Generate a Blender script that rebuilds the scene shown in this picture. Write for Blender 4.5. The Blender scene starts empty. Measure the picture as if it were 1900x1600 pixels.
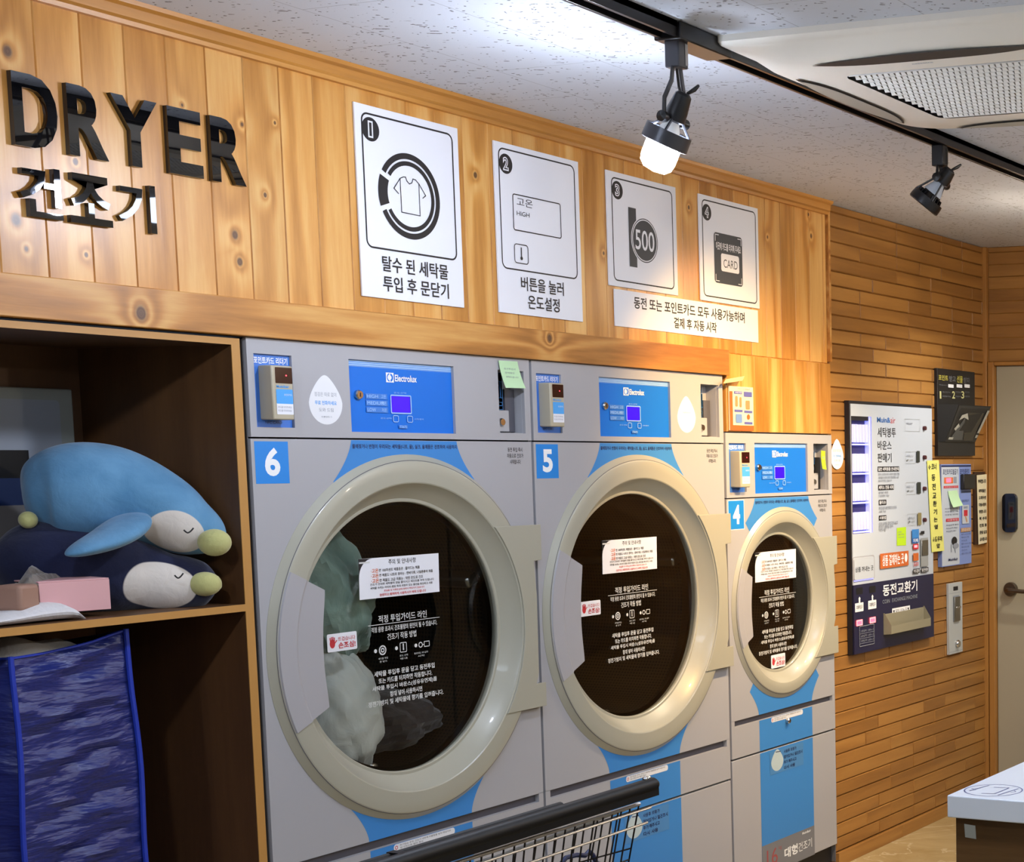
import bpy, math, random
from mathutils import Vector, Matrix
R = random.Random(7)
C = bpy.context.scene.collection
SC = bpy.context.scene
# ------------------------------------------------------------------ camera
CAM = Vector((0, -3.1, 1.57))
FPX, CX, CY = 3083.45, 2028.52, 1185.08
F = Vector((0.93112044, 0.34782075, -0.10970617))
RT = Vector((0.35010507, -0.93670895, 0.00166972))
UP = Vector((0.10218199, 0.0399634, 0.99396266))
cd = bpy.data.cameras.new('camera')
cam = bpy.data.objects.new('camera', cd); C.objects.link(cam)
M = Matrix((RT, UP, -F)).transposed().to_4x4(); M.translation = CAM
cam.matrix_world = M
cd.sensor_width = 36; cd.lens = FPX * 36 / 1900
cd.shift_x = (950 - CX) / 1900; cd.shift_y = (CY - 800) / 1900
cd.clip_start = .05
SC.camera = cam
SC.view_settings.view_transform = 'Standard'; SC.view_settings.look = 'None'
SC.view_settings.gamma = 1; SC.view_settings.use_curve_mapping = False
SC.view_settings.exposure = 0.68
w = bpy.data.worlds.new('world'); SC.world = w; w.use_nodes = True
w.node_tree.nodes['Background'].inputs[0].default_value = (.5, .6, .8, 1)
w.node_tree.nodes['Background'].inputs[1].default_value = .02
SC.cycles.max_bounces = 8; SC.cycles.transparent_max_bounces = 12
SC.cycles.sample_clamp_indirect = 4

BULB = 270          # emission of the bare track bulb
SPOT = 85          # warm reflector lamp
BULB2 = 170  # bulbs of the added room-side track
PANEL = 11           # ceiling LED panels, most of them added as fill


def W3(px, py, y=0.0):
    "point on the vertical plane at depth y that the photograph shows at this pixel"
    d = F * FPX + RT * (px - CX) - UP * (py - CY)
    return CAM + d * ((y - CAM.y) / d.y)


def ZP(px, py, z):
    d = F * FPX + RT * (px - CX) - UP * (py - CY)
    return CAM + d * ((z - CAM.z) / d.z)


# ------------------------------------------------------------------ materials
def lin(c):
    if isinstance(c, str):
        c = [int(c[i:i + 2], 16) / 255 for i in (0, 2, 4)]
    return tuple((x / 12.92 if x < .04045 else ((x + .055) / 1.055) ** 2.4) for x in c[:3]) + (1,)


MATS = {}


def mat(name, col=None, rough=.5, metal=0, emit=None, estr=0, coat=0, spec=None, bump=None, sheen=0):
    if name in MATS:
        return MATS[name]
    m = bpy.data.materials.new(name); m.use_nodes = True
    b = m.node_tree.nodes['Principled BSDF']
    b.inputs['Base Color'].default_value = lin(col)
    b.inputs['Roughness'].default_value = rough
    b.inputs['Metallic'].default_value = metal
    if coat: b.inputs['Coat Weight'].default_value = coat; b.inputs['Coat Roughness'].default_value = .05
    if sheen: b.inputs['Sheen Weight'].default_value = sheen
    if spec is not None: b.inputs['Specular IOR Level'].default_value = spec
    if emit:
        b.inputs['Emission Color'].default_value = lin(emit); b.inputs['Emission Strength'].default_value = estr
    if bump:
        nt = m.node_tree; sc, st = bump
        tc = nt.nodes.new('ShaderNodeTexCoord')
        n = nt.nodes.new('ShaderNodeTexNoise'); n.inputs['Scale'].default_value = sc; n.inputs['Detail'].default_value = 4
        bp = nt.nodes.new('ShaderNodeBump'); bp.inputs['Strength'].default_value = st; bp.inputs['Distance'].default_value = .01
        nt.links.new(tc.outputs['Object'], n.inputs['Vector'])
        nt.links.new(n.outputs['Fac'], bp.inputs['Height']); nt.links.new(bp.outputs[0], b.inputs['Normal'])
    MATS[name] = m
    return m


class NT:
    def __init__(s, name):
        s.m = bpy.data.materials.new(name); s.m.use_nodes = True; s.t = s.m.node_tree
        s.b = s.t.nodes['Principled BSDF']; MATS[name] = s.m

    def n(s, kind, **kw):
        x = s.t.nodes.new('ShaderNode' + kind)
        for k, v in kw.items(): setattr(x, k, v)
        return x

    def l(s, a, b): s.t.links.new(a, b)

    def math(s, op, a, b=None, c=None):
        x = s.n('Math', operation=op)
        for i, v in enumerate((a, b, c)):
            if v is None: continue
            if isinstance(v, (int, float)): x.inputs[i].default_value = v
            else: s.l(v, x.inputs[i])
        return x.outputs[0]

    def mix(s, f, a, b, mode='MIX'):
        x = s.n('Mix', data_type='RGBA', blend_type=mode)
        for i, v in ((0, f), (6, a), (7, b)):
            if isinstance(v, (int, float)): x.inputs[i].default_value = v
            elif isinstance(v, tuple): x.inputs[i].default_value = v
            else: s.l(v, x.inputs[i])
        return x.outputs[2]

    def vec(s, src, sc, off=None):
        x = s.n('VectorMath', operation='MULTIPLY'); s.l(src, x.inputs[0]); x.inputs[1].default_value = sc
        o = x.outputs[0]
        if off is not None:
            y = s.n('VectorMath', operation='ADD'); s.l(o, y.inputs[0]); s.l(off, y.inputs[1]); o = y.outputs[0]
        return o

    def noise(s, v, scale=1, detail=3, dist=0, rough=.5):
        x = s.n('TexNoise'); s.l(v, x.inputs['Vector'])
        x.inputs['Scale'].default_value = scale; x.inputs['Detail'].default_value = detail
        x.inputs['Distortion'].default_value = dist; x.inputs['Roughness'].default_value = rough
        return x.outputs['Fac']

    def ramp(s, f, stops):
        x = s.n('ValToRGB'); s.l(f, x.inputs[0]); e = x.color_ramp.elements
        while len(e) < len(stops): e.new(.5)
        for i, (p, c) in enumerate(stops):
            e[i].position = p; e[i].color = c if isinstance(c, tuple) else lin(c)
        return x.outputs[0]


def wood(name, light, mid, dark, along='z', fine=1.0, knots=(), rough=.45, var=.25, contrast=.8, ringf=9, auto_knots=False):
    t = NT(name)
    tc = t.n('TexCoord'); g = t.n('NewGeometry')
    rnd = t.math('MULTIPLY', g.outputs['Random Per Island'], 53.0)
    st = (14 * fine, 14 * fine, 1.1 * fine) if along == 'z' else (1.1 * fine, 14 * fine, 14 * fine)
    if along == 'y': st = (14 * fine, 1.1 * fine, 14 * fine)
    comb = t.n('CombineXYZ'); t.l(rnd, comb.inputs[0]); t.l(rnd, comb.inputs[1]); t.l(rnd, comb.inputs[2])
    v = t.vec(tc.outputs['Object'], st, comb.outputs[0])
    kd = None
    if knots:
        for (kx, kz, kr) in knots:
            d = t.n('VectorMath', operation='DISTANCE')
            sq = t.n('VectorMath', operation='MULTIPLY'); t.l(tc.outputs['Object'], sq.inputs[0]); sq.inputs[1].default_value = (1, 0, .8)
            t.l(sq.outputs[0], d.inputs[0]); d.inputs[1].default_value = (kx, 0, kz * .8)
            q = t.math('DIVIDE', d.outputs['Value'], kr)
            kd = q if kd is None else t.math('MINIMUM', kd, q)
    n1 = t.noise(v, .35, 2, .6)
    if kd is not None:
        halo = t.math('DIVIDE', .55, t.math('ADD', kd, .7))
        n1 = t.math('ADD', n1, halo)
    saw = t.math('SINE', t.math('MULTIPLY', n1, ringf * 6.28))
    saw = t.math('MULTIPLY_ADD', saw, .5, .5)
    n2 = t.noise(t.vec(tc.outputs['Object'], tuple(a * 6 for a in st), comb.outputs[0]), 1, 4, .2, .6)
    n3 = t.noise(v, .25, 1)
    f = t.math('ADD', t.math('MULTIPLY', saw, .45), t.math('MULTIPLY', n2, .55))
    f = t.math('ADD', f, t.math('MULTIPLY_ADD', n3, .7, -.35))
    f = t.math('MULTIPLY_ADD', t.math('SUBTRACT', f, .5), contrast, .5)
    col = t.ramp(f, [(.1, light), (.5, mid), (1.0, dark)])
    isl = t.math('MULTIPLY_ADD', g.outputs['Random Per Island'], var, 1 - var * .6)
    cc = t.n('CombineColor'); t.l(isl, cc.inputs[0]); t.l(isl, cc.inputs[1]); t.l(isl, cc.inputs[2])
    col = t.mix(1.0, col, cc.outputs[0], 'MULTIPLY')
    if kd is not None:
        k = t.ramp(kd, [(.55, (1, 1, 1, 1)), (1.0, (0, 0, 0, 1))])
        col = t.mix(t.math('MULTIPLY', k, .85), col, lin('3b2018'))
    t.l(col, t.b.inputs['Base Color'])
    t.b.inputs['Roughness'].default_value = rough
    bp = t.n('Bump'); bp.inputs['Strength'].default_value = .12; bp.inputs['Distance'].default_value = .002
    t.l(n2, bp.inputs['Height']); t.l(bp.outputs[0], t.b.inputs['Normal'])
    return t.m


def ceiling_mat():
    t = NT('ceiling_tile')
    tc = t.n('TexCoord'); o = tc.outputs['Object']
    vo = t.n('TexVoronoi', feature='F1'); vo.inputs['Scale'].default_value = 1
    wv = t.noise(t.vec(o, (30, 30, 30)), 1, 3)
    cb = t.n('CombineXYZ')
    t.l(t.math('MULTIPLY', wv, 2.2), cb.inputs[0]); t.l(t.math('MULTIPLY', wv, -3.0), cb.inputs[1])
    t.l(t.vec(o, (75, 48, 1), cb.outputs[0]), vo.inputs['Vector'])
    spot = t.ramp(vo.outputs['Distance'], [(.17, (1, 1, 1, 1)), (.25, (0, 0, 0, 1))])
    msk = t.ramp(t.noise(t.vec(o, (22, 22, 1)), 1, 2), [(.42, (0, 0, 0, 1)), (.48, (1, 1, 1, 1))])
    fis = t.math('MULTIPLY', spot, msk)
    br = t.n('TexBrick'); br.inputs['Scale'].default_value = 1; br.offset = .5; br.squash = 1
    br.inputs['Brick Width'].default_value = .592; br.inputs['Row Height'].default_value = .3
    br.inputs['Mortar Size'].default_value = .0009; br.inputs['Mortar Smooth'].default_value = 0
    ad = t.n('VectorMath', operation='ADD'); t.l(o, ad.inputs[0]); ad.inputs[1].default_value = (-.117 + .592 * 0, 0, 0)
    t.l(ad.outputs[0], br.inputs['Vector'])
    col = t.mix(t.math('MULTIPLY', fis, .9), lin('ccd1da'), lin('3a3432'))
    col = t.mix(t.math('MULTIPLY', br.outputs['Fac'], .7), col, lin('77777a'))
    t.l(col, t.b.inputs['Base Color']); t.b.inputs['Roughness'].default_value = .85
    bp = t.n('Bump'); bp.inputs['Strength'].default_value = .35; bp.inputs['Distance'].default_value = .003; bp.invert = True
    t.l(fis, bp.inputs['Height']); t.l(bp.outputs[0], t.b.inputs['Normal'])
    return t.m


def marble_mat():
    t = NT('floor_tile'); tc = t.n('TexCoord'); o = tc.outputs['Object']
    n = t.noise(o, 3, 6, 1.2, .6); v = t.noise(o, 1.3, 4, 2.5, .6)
    vein = t.math('ABSOLUTE', t.math('SUBTRACT', v, .5))
    col = t.ramp(n, [(.3, 'a08a5e'), (.6, 'b7a377'), (.8, 'c8b78e')])
    vf = t.ramp(vein, [(.0, (1, 1, 1, 1)), (.02, (0, 0, 0, 1))])
    col = t.mix(t.math('MULTIPLY', vf, .5), col, lin('dccfae'))
    t.l(col, t.b.inputs['Base Color']); t.b.inputs['Roughness'].default_value = .25
    return t.m


def perf_mat():
    t = NT('perforated_steel'); tc = t.n('TexCoord')
    br = t.n('TexVoronoi', feature='F1'); br.inputs['Scale'].default_value = 1; br.inputs['Randomness'].default_value = 0
    uv = t.n('UVMap')
    t.l(t.vec(uv.outputs[0], (1, 1, 1)), br.inputs['Vector'])
    f = t.ramp(br.outputs['Distance'], [(.26, (0, 0, 0, 1)), (.34, (1, 1, 1, 1))])
    col = t.mix(f, lin('060505'), lin('564f44'))
    t.l(col, t.b.inputs['Base Color']); t.b.inputs['Roughness'].default_value = .35
    t.l(t.math('MULTIPLY', f, .8), t.b.inputs['Metallic'])
    return t.m


def glass_mat(name, tint=(.8, .84, .84), ior=1.55, gain=1.0):
    t = NT(name); t.t.nodes.remove(t.b)
    tr = t.n('BsdfTransparent'); tr.inputs[0].default_value = tint + (1,)
    gl = t.n('BsdfGlossy'); gl.inputs['Roughness'].default_value = .015
    fr = t.n('LayerWeight'); fr.inputs[0].default_value = .5
    sch = t.math('MULTIPLY_ADD', t.math('POWER', fr.outputs['Facing'], 5), .95, .05)
    mx = t.n('MixShader'); t.l(t.math('MULTIPLY', sch, gain), mx.inputs[0]); t.l(tr.outputs[0], mx.inputs[1]); t.l(gl.outputs[0], mx.inputs[2])
    t.l(mx.outputs[0], t.t.nodes['Material Output'].inputs[0])
    return t.m


def fabric_mat(name, a, b, sc=8, rough=.9, wrinkle=.4, wsc=14, sheen=.3, stretch=(1, 1, 1)):
    t = NT(name); tc = t.n('TexCoord'); o = tc.outputs['Object']
    n = t.noise(o, sc, 4, .5)
    t.l(t.ramp(n, [(.35, a), (.65, b)]), t.b.inputs['Base Color'])
    t.b.inputs['Roughness'].default_value = rough; t.b.inputs['Sheen Weight'].default_value = sheen
    bp = t.n('Bump'); bp.inputs['Strength'].default_value = wrinkle; bp.inputs['Distance'].default_value = .02
    t.l(t.noise(t.vec(o, stretch), wsc, 5, .8), bp.inputs['Height']); t.l(bp.outputs[0], t.b.inputs['Normal'])
    return t.m


# ------------------------------------------------------------------ mesh builder
TCACHE = {}
TS = bpy.data.scenes.new('lettering_scratch')
TCU = bpy.data.curves.new('txt', 'FONT'); TOB = bpy.data.objects.new('txt', TCU); TS.collection.objects.link(TOB)


def text_mesh(s, bold=0.0, spacing=1.0, line=1.0):
    k = (s, bold, spacing, line)
    if k in TCACHE: return TCACHE[k]
    cu = TCU; cu.body = s; cu.size = 1; cu.offset = bold
    cu.space_character = spacing; cu.space_line = line; cu.resolution_u = 4; cu.align_x = 'CENTER'
    ob = TOB
    me = bpy.data.meshes.new_from_object(ob)
    v = [tuple(x.co) for x in me.vertices]; f = [tuple(p.vertices) for p in me.polygons]
    bpy.data.meshes.remove(me)
    TCACHE[k] = (v, f)
    return v, f


def base_of(o):
    while o.parent: o = o.parent
    return o.location


class MB:
    def __init__(s): s.v = []; s.f = []; s.mi = []; s.sm = []; s.layer = 0; s.uv = {}

    def add(s, vs, fs, mi=0, smooth=False):
        b = len(s.v); s.v += [tuple(p) for p in vs]
        for f in fs: s.f.append(tuple(b + i for i in f)); s.mi.append(mi); s.sm.append(smooth)
        return s

    def box(s, x0, x1, y0, y1, z0, z1, mi=0):
        vs = [(x, y, z) for x in (x0, x1) for y in (y0, y1) for z in (z0, z1)]
        return s.add(vs, [(0, 1, 3, 2), (4, 6, 7, 5), (0, 4, 5, 1), (2, 3, 7, 6), (0, 2, 6, 4), (1, 5, 7, 3)], mi)

    def obox(s, c, ax, h, mi=0):
        c = Vector(c); A = [Vector(a).normalized() * k for a, k in zip(ax, h)]
        vs = [c + A[0] * i + A[1] * j + A[2] * k for i in (-1, 1) for j in (-1, 1) for k in (-1, 1)]
        return s.add(vs, [(0, 1, 3, 2), (4, 6, 7, 5), (0, 4, 5, 1), (2, 3, 7, 6), (0, 2, 6, 4), (1, 5, 7, 3)], mi)

    def tube(s, pts, r, n=8, mi=0, closed=False, flat=1.0):
        pts = [Vector(p) for p in pts]; m = len(pts); vs = []; fs = []
        rr = r if isinstance(r, (list, tuple)) else [r] * m
        ref = None
        for i, p in enumerate(pts):
            a = pts[(i - 1) % m] if (closed or i) else p; b = pts[(i + 1) % m] if (closed or i < m - 1) else p
            t = (b - a).normalized()
            if ref is None: ref = Vector((0, 0, 1)) if abs(t.z) < .9 else Vector((1, 0, 0))
            u = (ref - t * ref.dot(t)).normalized(); q = t.cross(u); ref = u
            for k in range(n):
                an = 2 * math.pi * k / n
                vs.append(p + (u * math.cos(an) + q * math.sin(an) * flat) * rr[i])
        for i in range(m if closed else m - 1):
            for k in range(n):
                a = i * n + k; b = i * n + (k + 1) % n; c = ((i + 1) % m) * n
                fs.append((a, b, c + (k + 1) % n, c + k))
        if not closed: fs.append(tuple(range(n - 1, -1, -1))); fs.append(tuple((m - 1) * n + k for k in range(n)))
        return s.add(vs, fs, mi, True)

    def lathe(s, prof, org=(0, 0, 0), axis=(0, 1, 0), n=96, mi=0, a0=0, a1=None, smooth=True, caps=False):
        "prof: (radius, distance along axis)"
        ax = Vector(axis).normalized(); u = Vector((1, 0, 0))
        if abs(ax.dot(u)) > .9: u = Vector((0, 0, 1))
        u = (u - ax * u.dot(ax)).normalized(); q = u.cross(ax)
        if abs(ax.y) > .99: u = Vector((1, 0, 0)); q = Vector((0, 0, 1))
        o = Vector(org); full = a1 is None
        m = n if full else n + 1; vs = []; fs = []; L = len(prof)
        for k in range(m):
            an = a0 + (2 * math.pi if full else a1 - a0) * k / n
            for r, d in prof: vs.append(o + ax * d + (u * math.cos(an) + q * math.sin(an)) * r)
        for k in range(n):
            for j in range(L - 1):
                a = k * L + j; b = ((k + 1) % m) * L + j
                fs.append((a, b, b + 1, a + 1))
        if caps and full:
            fs.append(tuple(k * L for k in range(m))); fs.append(tuple(k * L + L - 1 for k in range(m - 1, -1, -1)))
        return s.add(vs, fs, mi, smooth)

    def sphere(s, c, r, mi=0, n=20, m=12, axes=None):
        r = r if isinstance(r, (tuple, list)) else (r, r, r); c = Vector(c)
        A = [Vector(a).normalized() for a in axes] if axes else [Vector((1, 0, 0)), Vector((0, 1, 0)), Vector((0, 0, 1))]
        vs = [c + A[2] * r[2]]; fs = []
        for i in range(1, m):
            ph = math.pi * i / m
            for k in range(n):
                th = 2 * math.pi * k / n
                vs.append(c + A[0] * r[0] * math.sin(ph) * math.cos(th) + A[1] * r[1] * math.sin(ph) * math.sin(th) + A[2] * r[2] * math.cos(ph))
        vs.append(c - A[2] * r[2])
        for k in range(n): fs.append((0, 1 + k, 1 + (k + 1) % n))
        for i in range(m - 2):
            for k in range(n):
                a = 1 + i * n + k; b = 1 + i * n + (k + 1) % n
                fs.append((a, a + n, b + n, b))
        e = len(vs) - 1
        for k in range(n): fs.append((e, e - n + (k + 1) % n, e - n + k))
        return s.add(vs, fs, mi, True)

    def prism(s, pts, y0, y1, mi=0):
        "outline in x,z extruded along y"
        n = len(pts); vs = [(x, y0, z) for x, z in pts] + [(x, y1, z) for x, z in pts]
        fs = [tuple(range(n)), tuple(range(2 * n - 1, n - 1, -1))] + [(i, i + n, (i + 1) % n + n, (i + 1) % n) for i in range(n)]
        return s.add(vs, fs, mi)

    # flat printing that faces -y; every call sits a hair above the last
    def lift(s, y): s.layer += 1; return y - .00012 * s.layer

    def poly(s, pts, y, mi=0):
        y = s.lift(y); return s.add([(x, y, z) for x, z in pts], [tuple(range(len(pts)))], mi)

    def rect(s, x0, x1, z0, z1, y, mi=0, r=0):
        return s.poly(rr(x0, x1, z0, z1, r), y, mi)

    def frame(s, x0, x1, z0, z1, r, t, y, mi=0):
        a = rr(x0, x1, z0, z1, r); b = rr(x0 + t, x1 - t, z0 + t, z1 - t, max(r - t, .0005)); y = s.lift(y); n = len(a)
        return s.add([(x, y, z) for x, z in a + b], [(i, (i + 1) % n, (i + 1) % n + n, i + n) for i in range(n)], mi)

    def arc(s, cx, cz, r0, r1, a0, a1, y, mi=0, n=48):
        y = s.lift(y); vs = []
        for k in range(n + 1):
            a = math.radians(a0 + (a1 - a0) * k / n)
            vs += [(cx + r0 * math.cos(a), y, cz + r0 * math.sin(a)), (cx + r1 * math.cos(a), y, cz + r1 * math.sin(a))]
        return s.add(vs, [(2 * k, 2 * k + 1, 2 * k + 3, 2 * k + 2) for k in range(n)], mi)

    def disc(s, cx, cz, r, y, mi=0, n=40, rz=None):
        rz = rz or r
        return s.poly([(cx + r * math.cos(2 * math.pi * k / n), cz + rz * math.sin(2 * math.pi * k / n)) for k in range(n)], y, mi)

    def line(s, pts, wd, y, mi=0):
        y = s.lift(y)
        for (ax, az), (bx, bz) in zip(pts, pts[1:]):
            dx, dz = bx - ax, bz - az; L = math.hypot(dx, dz) or 1; nx, nz = -dz / L * wd / 2, dx / L * wd / 2; ex, ez = dx / L * wd / 3, dz / L * wd / 3
            s.add([(ax + nx - ex, y, az + nz - ez), (ax - nx - ex, y, az - nz - ez), (bx - nx + ex, y, bz - nz + ez), (bx + nx + ex, y, bz + nz + ez)], [(0, 1, 2, 3)], mi)
        return s

    def text(s, t, x0, x1, z0, z1, y, mi=0, bold=.0, rot=0, depth=0, spacing=1.0, line=1.0):
        "text stretched into the box x0..x1, z0..z1; rot in degrees about the box centre"
        v, f = text_mesh(t, bold, spacing, line)
        if not v: return s
        ax0, ax1 = min(p[0] for p in v), max(p[0] for p in v); ay0, ay1 = min(p[1] for p in v), max(p[1] for p in v)
        cx, cz = (x0 + x1) / 2, (z0 + z1) / 2; W, H = x1 - x0, z1 - z0
        if abs(rot) == 90: W, H = H, W
        c, sn = math.cos(math.radians(rot)), math.sin(math.radians(rot)); y = s.lift(y); out = []
        for p in v:
            a = ((p[0] - ax0) / (ax1 - ax0 or 1) - .5) * W; b = ((p[1] - ay0) / (ay1 - ay0 or 1) - .5) * H
            out.append((cx + a * c - b * sn, y, cz + a * sn + b * c))
        s.add(out, f, mi)
        if depth:
            b0 = len(s.v); n = len(out)
            s.v += [(q[0], q[1] + depth, q[2]) for q in out]
            ed = {}
            for g in f:
                for i in range(len(g)):
                    e = (g[i], g[(i + 1) % len(g)]); k = tuple(sorted(e)); ed.setdefault(k, []).append(e)
            for k, l in ed.items():
                if len(l) == 1:
                    a, b = l[0]; s.f.append((b0 - n + b, b0 - n + a, b0 + a, b0 + b)); s.mi.append(mi); s.sm.append(False)
        return s

    def build(s, name, mats, parent=None, loc=None, bevel=0, seg=2, sub=0, autosmooth=False):
        me = bpy.data.meshes.new(name)
        b = base_of(parent) if parent else Vector(loc or (0, 0, 0))
        me.from_pydata([(p[0] - b[0], p[1] - b[1], p[2] - b[2]) for p in s.v], [], s.f)
        mats = mats if isinstance(mats, (list, tuple)) else [mats]
        for m in mats: me.materials.append(MATS[m] if isinstance(m, str) else m)
        for p, mi, sm in zip(me.polygons, s.mi, s.sm): p.material_index = mi; p.use_smooth = sm
        if s.uv:
            ul = me.uv_layers.new(name='UVMap')
            for p in me.polygons:
                for li in p.loop_indices: ul.data[li].uv = s.uv.get(me.loops[li].vertex_index, (0, 0))
        me.update(); me.set_sharp_from_angle(angle=math.radians(24))
        o = bpy.data.objects.new(name, me); C.objects.link(o)
        if parent: o.parent = parent
        else: o.location = b
        if bevel:
            m = o.modifiers.new('b', 'BEVEL'); m.width = bevel; m.segments = seg; m.limit_method = 'ANGLE'; m.angle_limit = math.radians(40)
        if sub:
            m = o.modifiers.new('s', 'SUBSURF'); m.levels = sub; m.render_levels = sub
        return o


def rr(x0, x1, z0, z1, r=0, n=6):
    if r <= 0: return [(x0, z0), (x1, z0), (x1, z1), (x0, z1)]
    out = []
    for cx, cz, a in ((x1 - r, z0 + r, -90), (x1 - r, z1 - r, 0), (x0 + r, z1 - r, 90), (x0 + r, z0 + r, 180)):
        for k in range(n + 1):
            t = math.radians(a + 90 * k / n); out.append((cx + r * math.cos(t), cz + r * math.sin(t)))
    return out


def thing(name, label, cat, loc, group=None):
    o = bpy.data.objects.new(name, None); C.objects.link(o); o.location = loc; o.empty_display_size = .05
    o['label'] = label; o['category'] = cat
    if group: o['group'] = group
    return o


def tag(o, label, cat, group=None, kind=None):
    o['label'] = label; o['category'] = cat
    if group: o['group'] = group
    if kind: o['kind'] = kind
    return o


def struct(o, label=None):
    o['kind'] = 'structure'
    if label: o['label'] = label
    return o


# ---- shared materials
mat('dryer_grey', 'a9a9ad', .42, bump=(900, .02))
mat('dryer_side', '6d6d70', .5)
mat('ring_grey', 'a9a797', .32, coat=.15)
mat('ring_dark', '8b8a86', .45)
mat('pad_grey', 'a9a8ac', .45)
mat('dark_gap', '15151a', .6)
mat('slot_grey', '55545c', .5)
mat('band_blue', '3f86cc', .45, spec=.3)
mat('panel_blue', '1a72d8', .35, spec=.25)
mat('panel_pale', '9ec4ea', .35)
mat('number_blue', '1a86dc', .35)
mat('white', 'e6e8ec', .45)
mat('paper', 'e9ebf2', .6)
mat('print_black', '16161c', .5)
mat('print_navy', '1c2a55', .5)
mat('print_grey', '8f95a0', .5)
mat('print_red', 'c4303a', .5)
mat('print_orange', 'd8703c', .5)
mat('print_white', 'f2f4f6', .5)
mat('pale_print', '9fc6f2', .5)
mat('chrome', 'c8c8c8', .15, 1)
mat('steel', '9c9a94', .3, 1)
mat('black_plastic', '131315', .35)
mat('black_gloss', '0a0a0c', .08, coat=.6)
mat('letter_black', '0b0b0d', .015, spec=.9)
mat('lcd', '1000a0', .3, emit='3400ff', estr=1.0)
mat('reader_beige', 'b3aa93', .45)
mat('reader_window', '2b0d0c', .15)
mat('led_red', 'ff2020', .4, emit='ff3040', estr=6)
mat('led_glow', 'ffb0b0', .4, emit='ff4050', estr=2.5)
mat('sticky_green', 'bfe2b4', .7)
mat('sticky_yellow', 'e3e078', .7)
mat('sticky_lime', 'b6dd1e', .7)
mat('cream_paper', 'e6dcb8', .7)
mat('sky_sticker', '48a2ea', .5)
mat('navy', '1d1d3e', .35)
mat('vending_white', 'c0c8d2', .3)
mat('orange', 'c8662c', .5)
mat('kiosk_black', '1c1c1d', .4)
mat('kiosk_grey', '4c4d4b', .5)
mat('kiosk_yellow', 'b9b14e', .5)
mat('pale_blue_panel', '7f93cc', .45)
mat('door_paint', 'b3a98e', .5)
mat('brushed', '6c5f52', .3, .9)
mat('ac_white', 'efeade', .5)
mat('ac_dark', '2a2624', .6)
mat('quartz', 'dfe6ee', .25)
mat('rail_black', '0d0c0e', .3)
mat('fixture_black', '101013', .35)
mat('fixture_grey', '4b4d54', .35, .4)
mat('cart_wire', 'b4b0aa', .3, .6)
mat('cart_wire_dark', '26221f', .4, .5)
mat('rubber_black', '060607', .5, spec=.3)
mat('drum_tan', '3a342c', .5, .3)
mat('wall_paint', 'b9b6b0', .7)
mat('fill_panel_warm', 'ffffff', .5, emit='fff0dc', estr=PANEL)  # diffuser of an added fill panel
mat('lamp_white', 'ffffff', .5, emit='d6e6ff', estr=PANEL)
mat('bulb_light', 'ffffff', .5, emit='dfeaff', estr=BULB)
mat('bulb_body', 'e8e6dc', .4)
mat('display_glow', 'c8ccff', .5, emit='6a70ff', estr=.9)
mat('packet', 'd9dcff', .4, emit='8c94ff', estr=.25)  # faint glow stands in for window light falling on the packets
mat('wood_edge', 'b88645', .45)
mat('pink_card', 'd9a6a6', .6)
mat('black_card', '1b1614', .6)
mat('towel', 'd9d6d6', .9, bump=(60, .3), sheen=.3)
mat('washer_tan', '8a7c66', .5)
mat('eye_black', '101010', .6)
mat('acrylic_red', 'd2602c', .4)
GL = glass_mat('door_glass', (.86, .88, .87), 1.5, 2.0)
wood('pine_vertical', 'e2b36c', 'cf9347', 'a0651f', 'z', 1.0, rough=.33, var=.2, contrast=1.0, ringf=4.5,
     knots=[(W3(*q)[0], W3(*q)[2], r) for q, r in (((14, 95), .012), ((30, 408), .012), ((49, 462), .005), ((160, 473), .005), ((436, 436), .011), ((445, 486), .010),
            ((882, 325), .009), ((492, 362), .006), ((449, 231), .005), ((510, 228), .004), ((1278, 385), .007), ((1424, 440), .005), ((1505, 438), .008), ((1500, 398), .006), ((338, 195), .004), ((1120, 470), .005), ((140, 300), .007))])
wood('pine_beam', 'd6a35c', 'bf823c', '8e581e', 'x', 1.0, rough=.4, var=.1, contrast=1.15, ringf=7,
     knots=[(W3(*q)[0], W3(*q)[2], r) for q, r in (((250, 582), .017), ((1010, 628), .012))])
wood('brick_wood', 'b98745', 'a06f35', '6f4820', 'x', 1.1, rough=.42, var=.08, contrast=.62, ringf=4)
wood('brick_wood_y', 'b98745', 'a06f35', '6f4820', 'y', 1.1, rough=.42, var=.08, contrast=.62, ringf=4)
wood('trim_wood', 'c08a45', 'b07a3a', '8d5c28', 'z', 1.2, rough=.4, var=.05, contrast=.6, ringf=2)
wood('crown_wood', 'd39a50', 'bf8339', '915f26', 'x', 1.0, rough=.38, var=.1, contrast=.8, ringf=3)
wood('shelf_dark', '6b4826', '5b3b1e', '402812', 'z', 1.6, rough=.5, var=.05, contrast=.6, ringf=2)
wood('island_wood', '6e5130', '5c4023', '3c2812', 'y', 1.0, rough=.2, var=.1, contrast=.9, ringf=4)
perf_mat()

# ------------------------------------------------------------------ room shell
CZ = 2.49
XR = 6.913
XL = -1.7
YB = -5.6
ceiling_mat(); marble_mat()
struct(MB().box(XL, XR + .6, YB, .9, CZ, CZ + .12).build('ceiling', 'ceiling_tile'))
struct(MB().box(XL, XR + .6, YB, .9, -.1, 0).build('floor', 'floor_tile'))
struct(MB().box(XL - .1, XL, YB, .9, 0, CZ).build('wall_left', 'wall_paint'))
struct(MB().box(XL, XR + .1, YB - .1, YB, 0, CZ).build('wall_front', 'wall_paint'))


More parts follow.
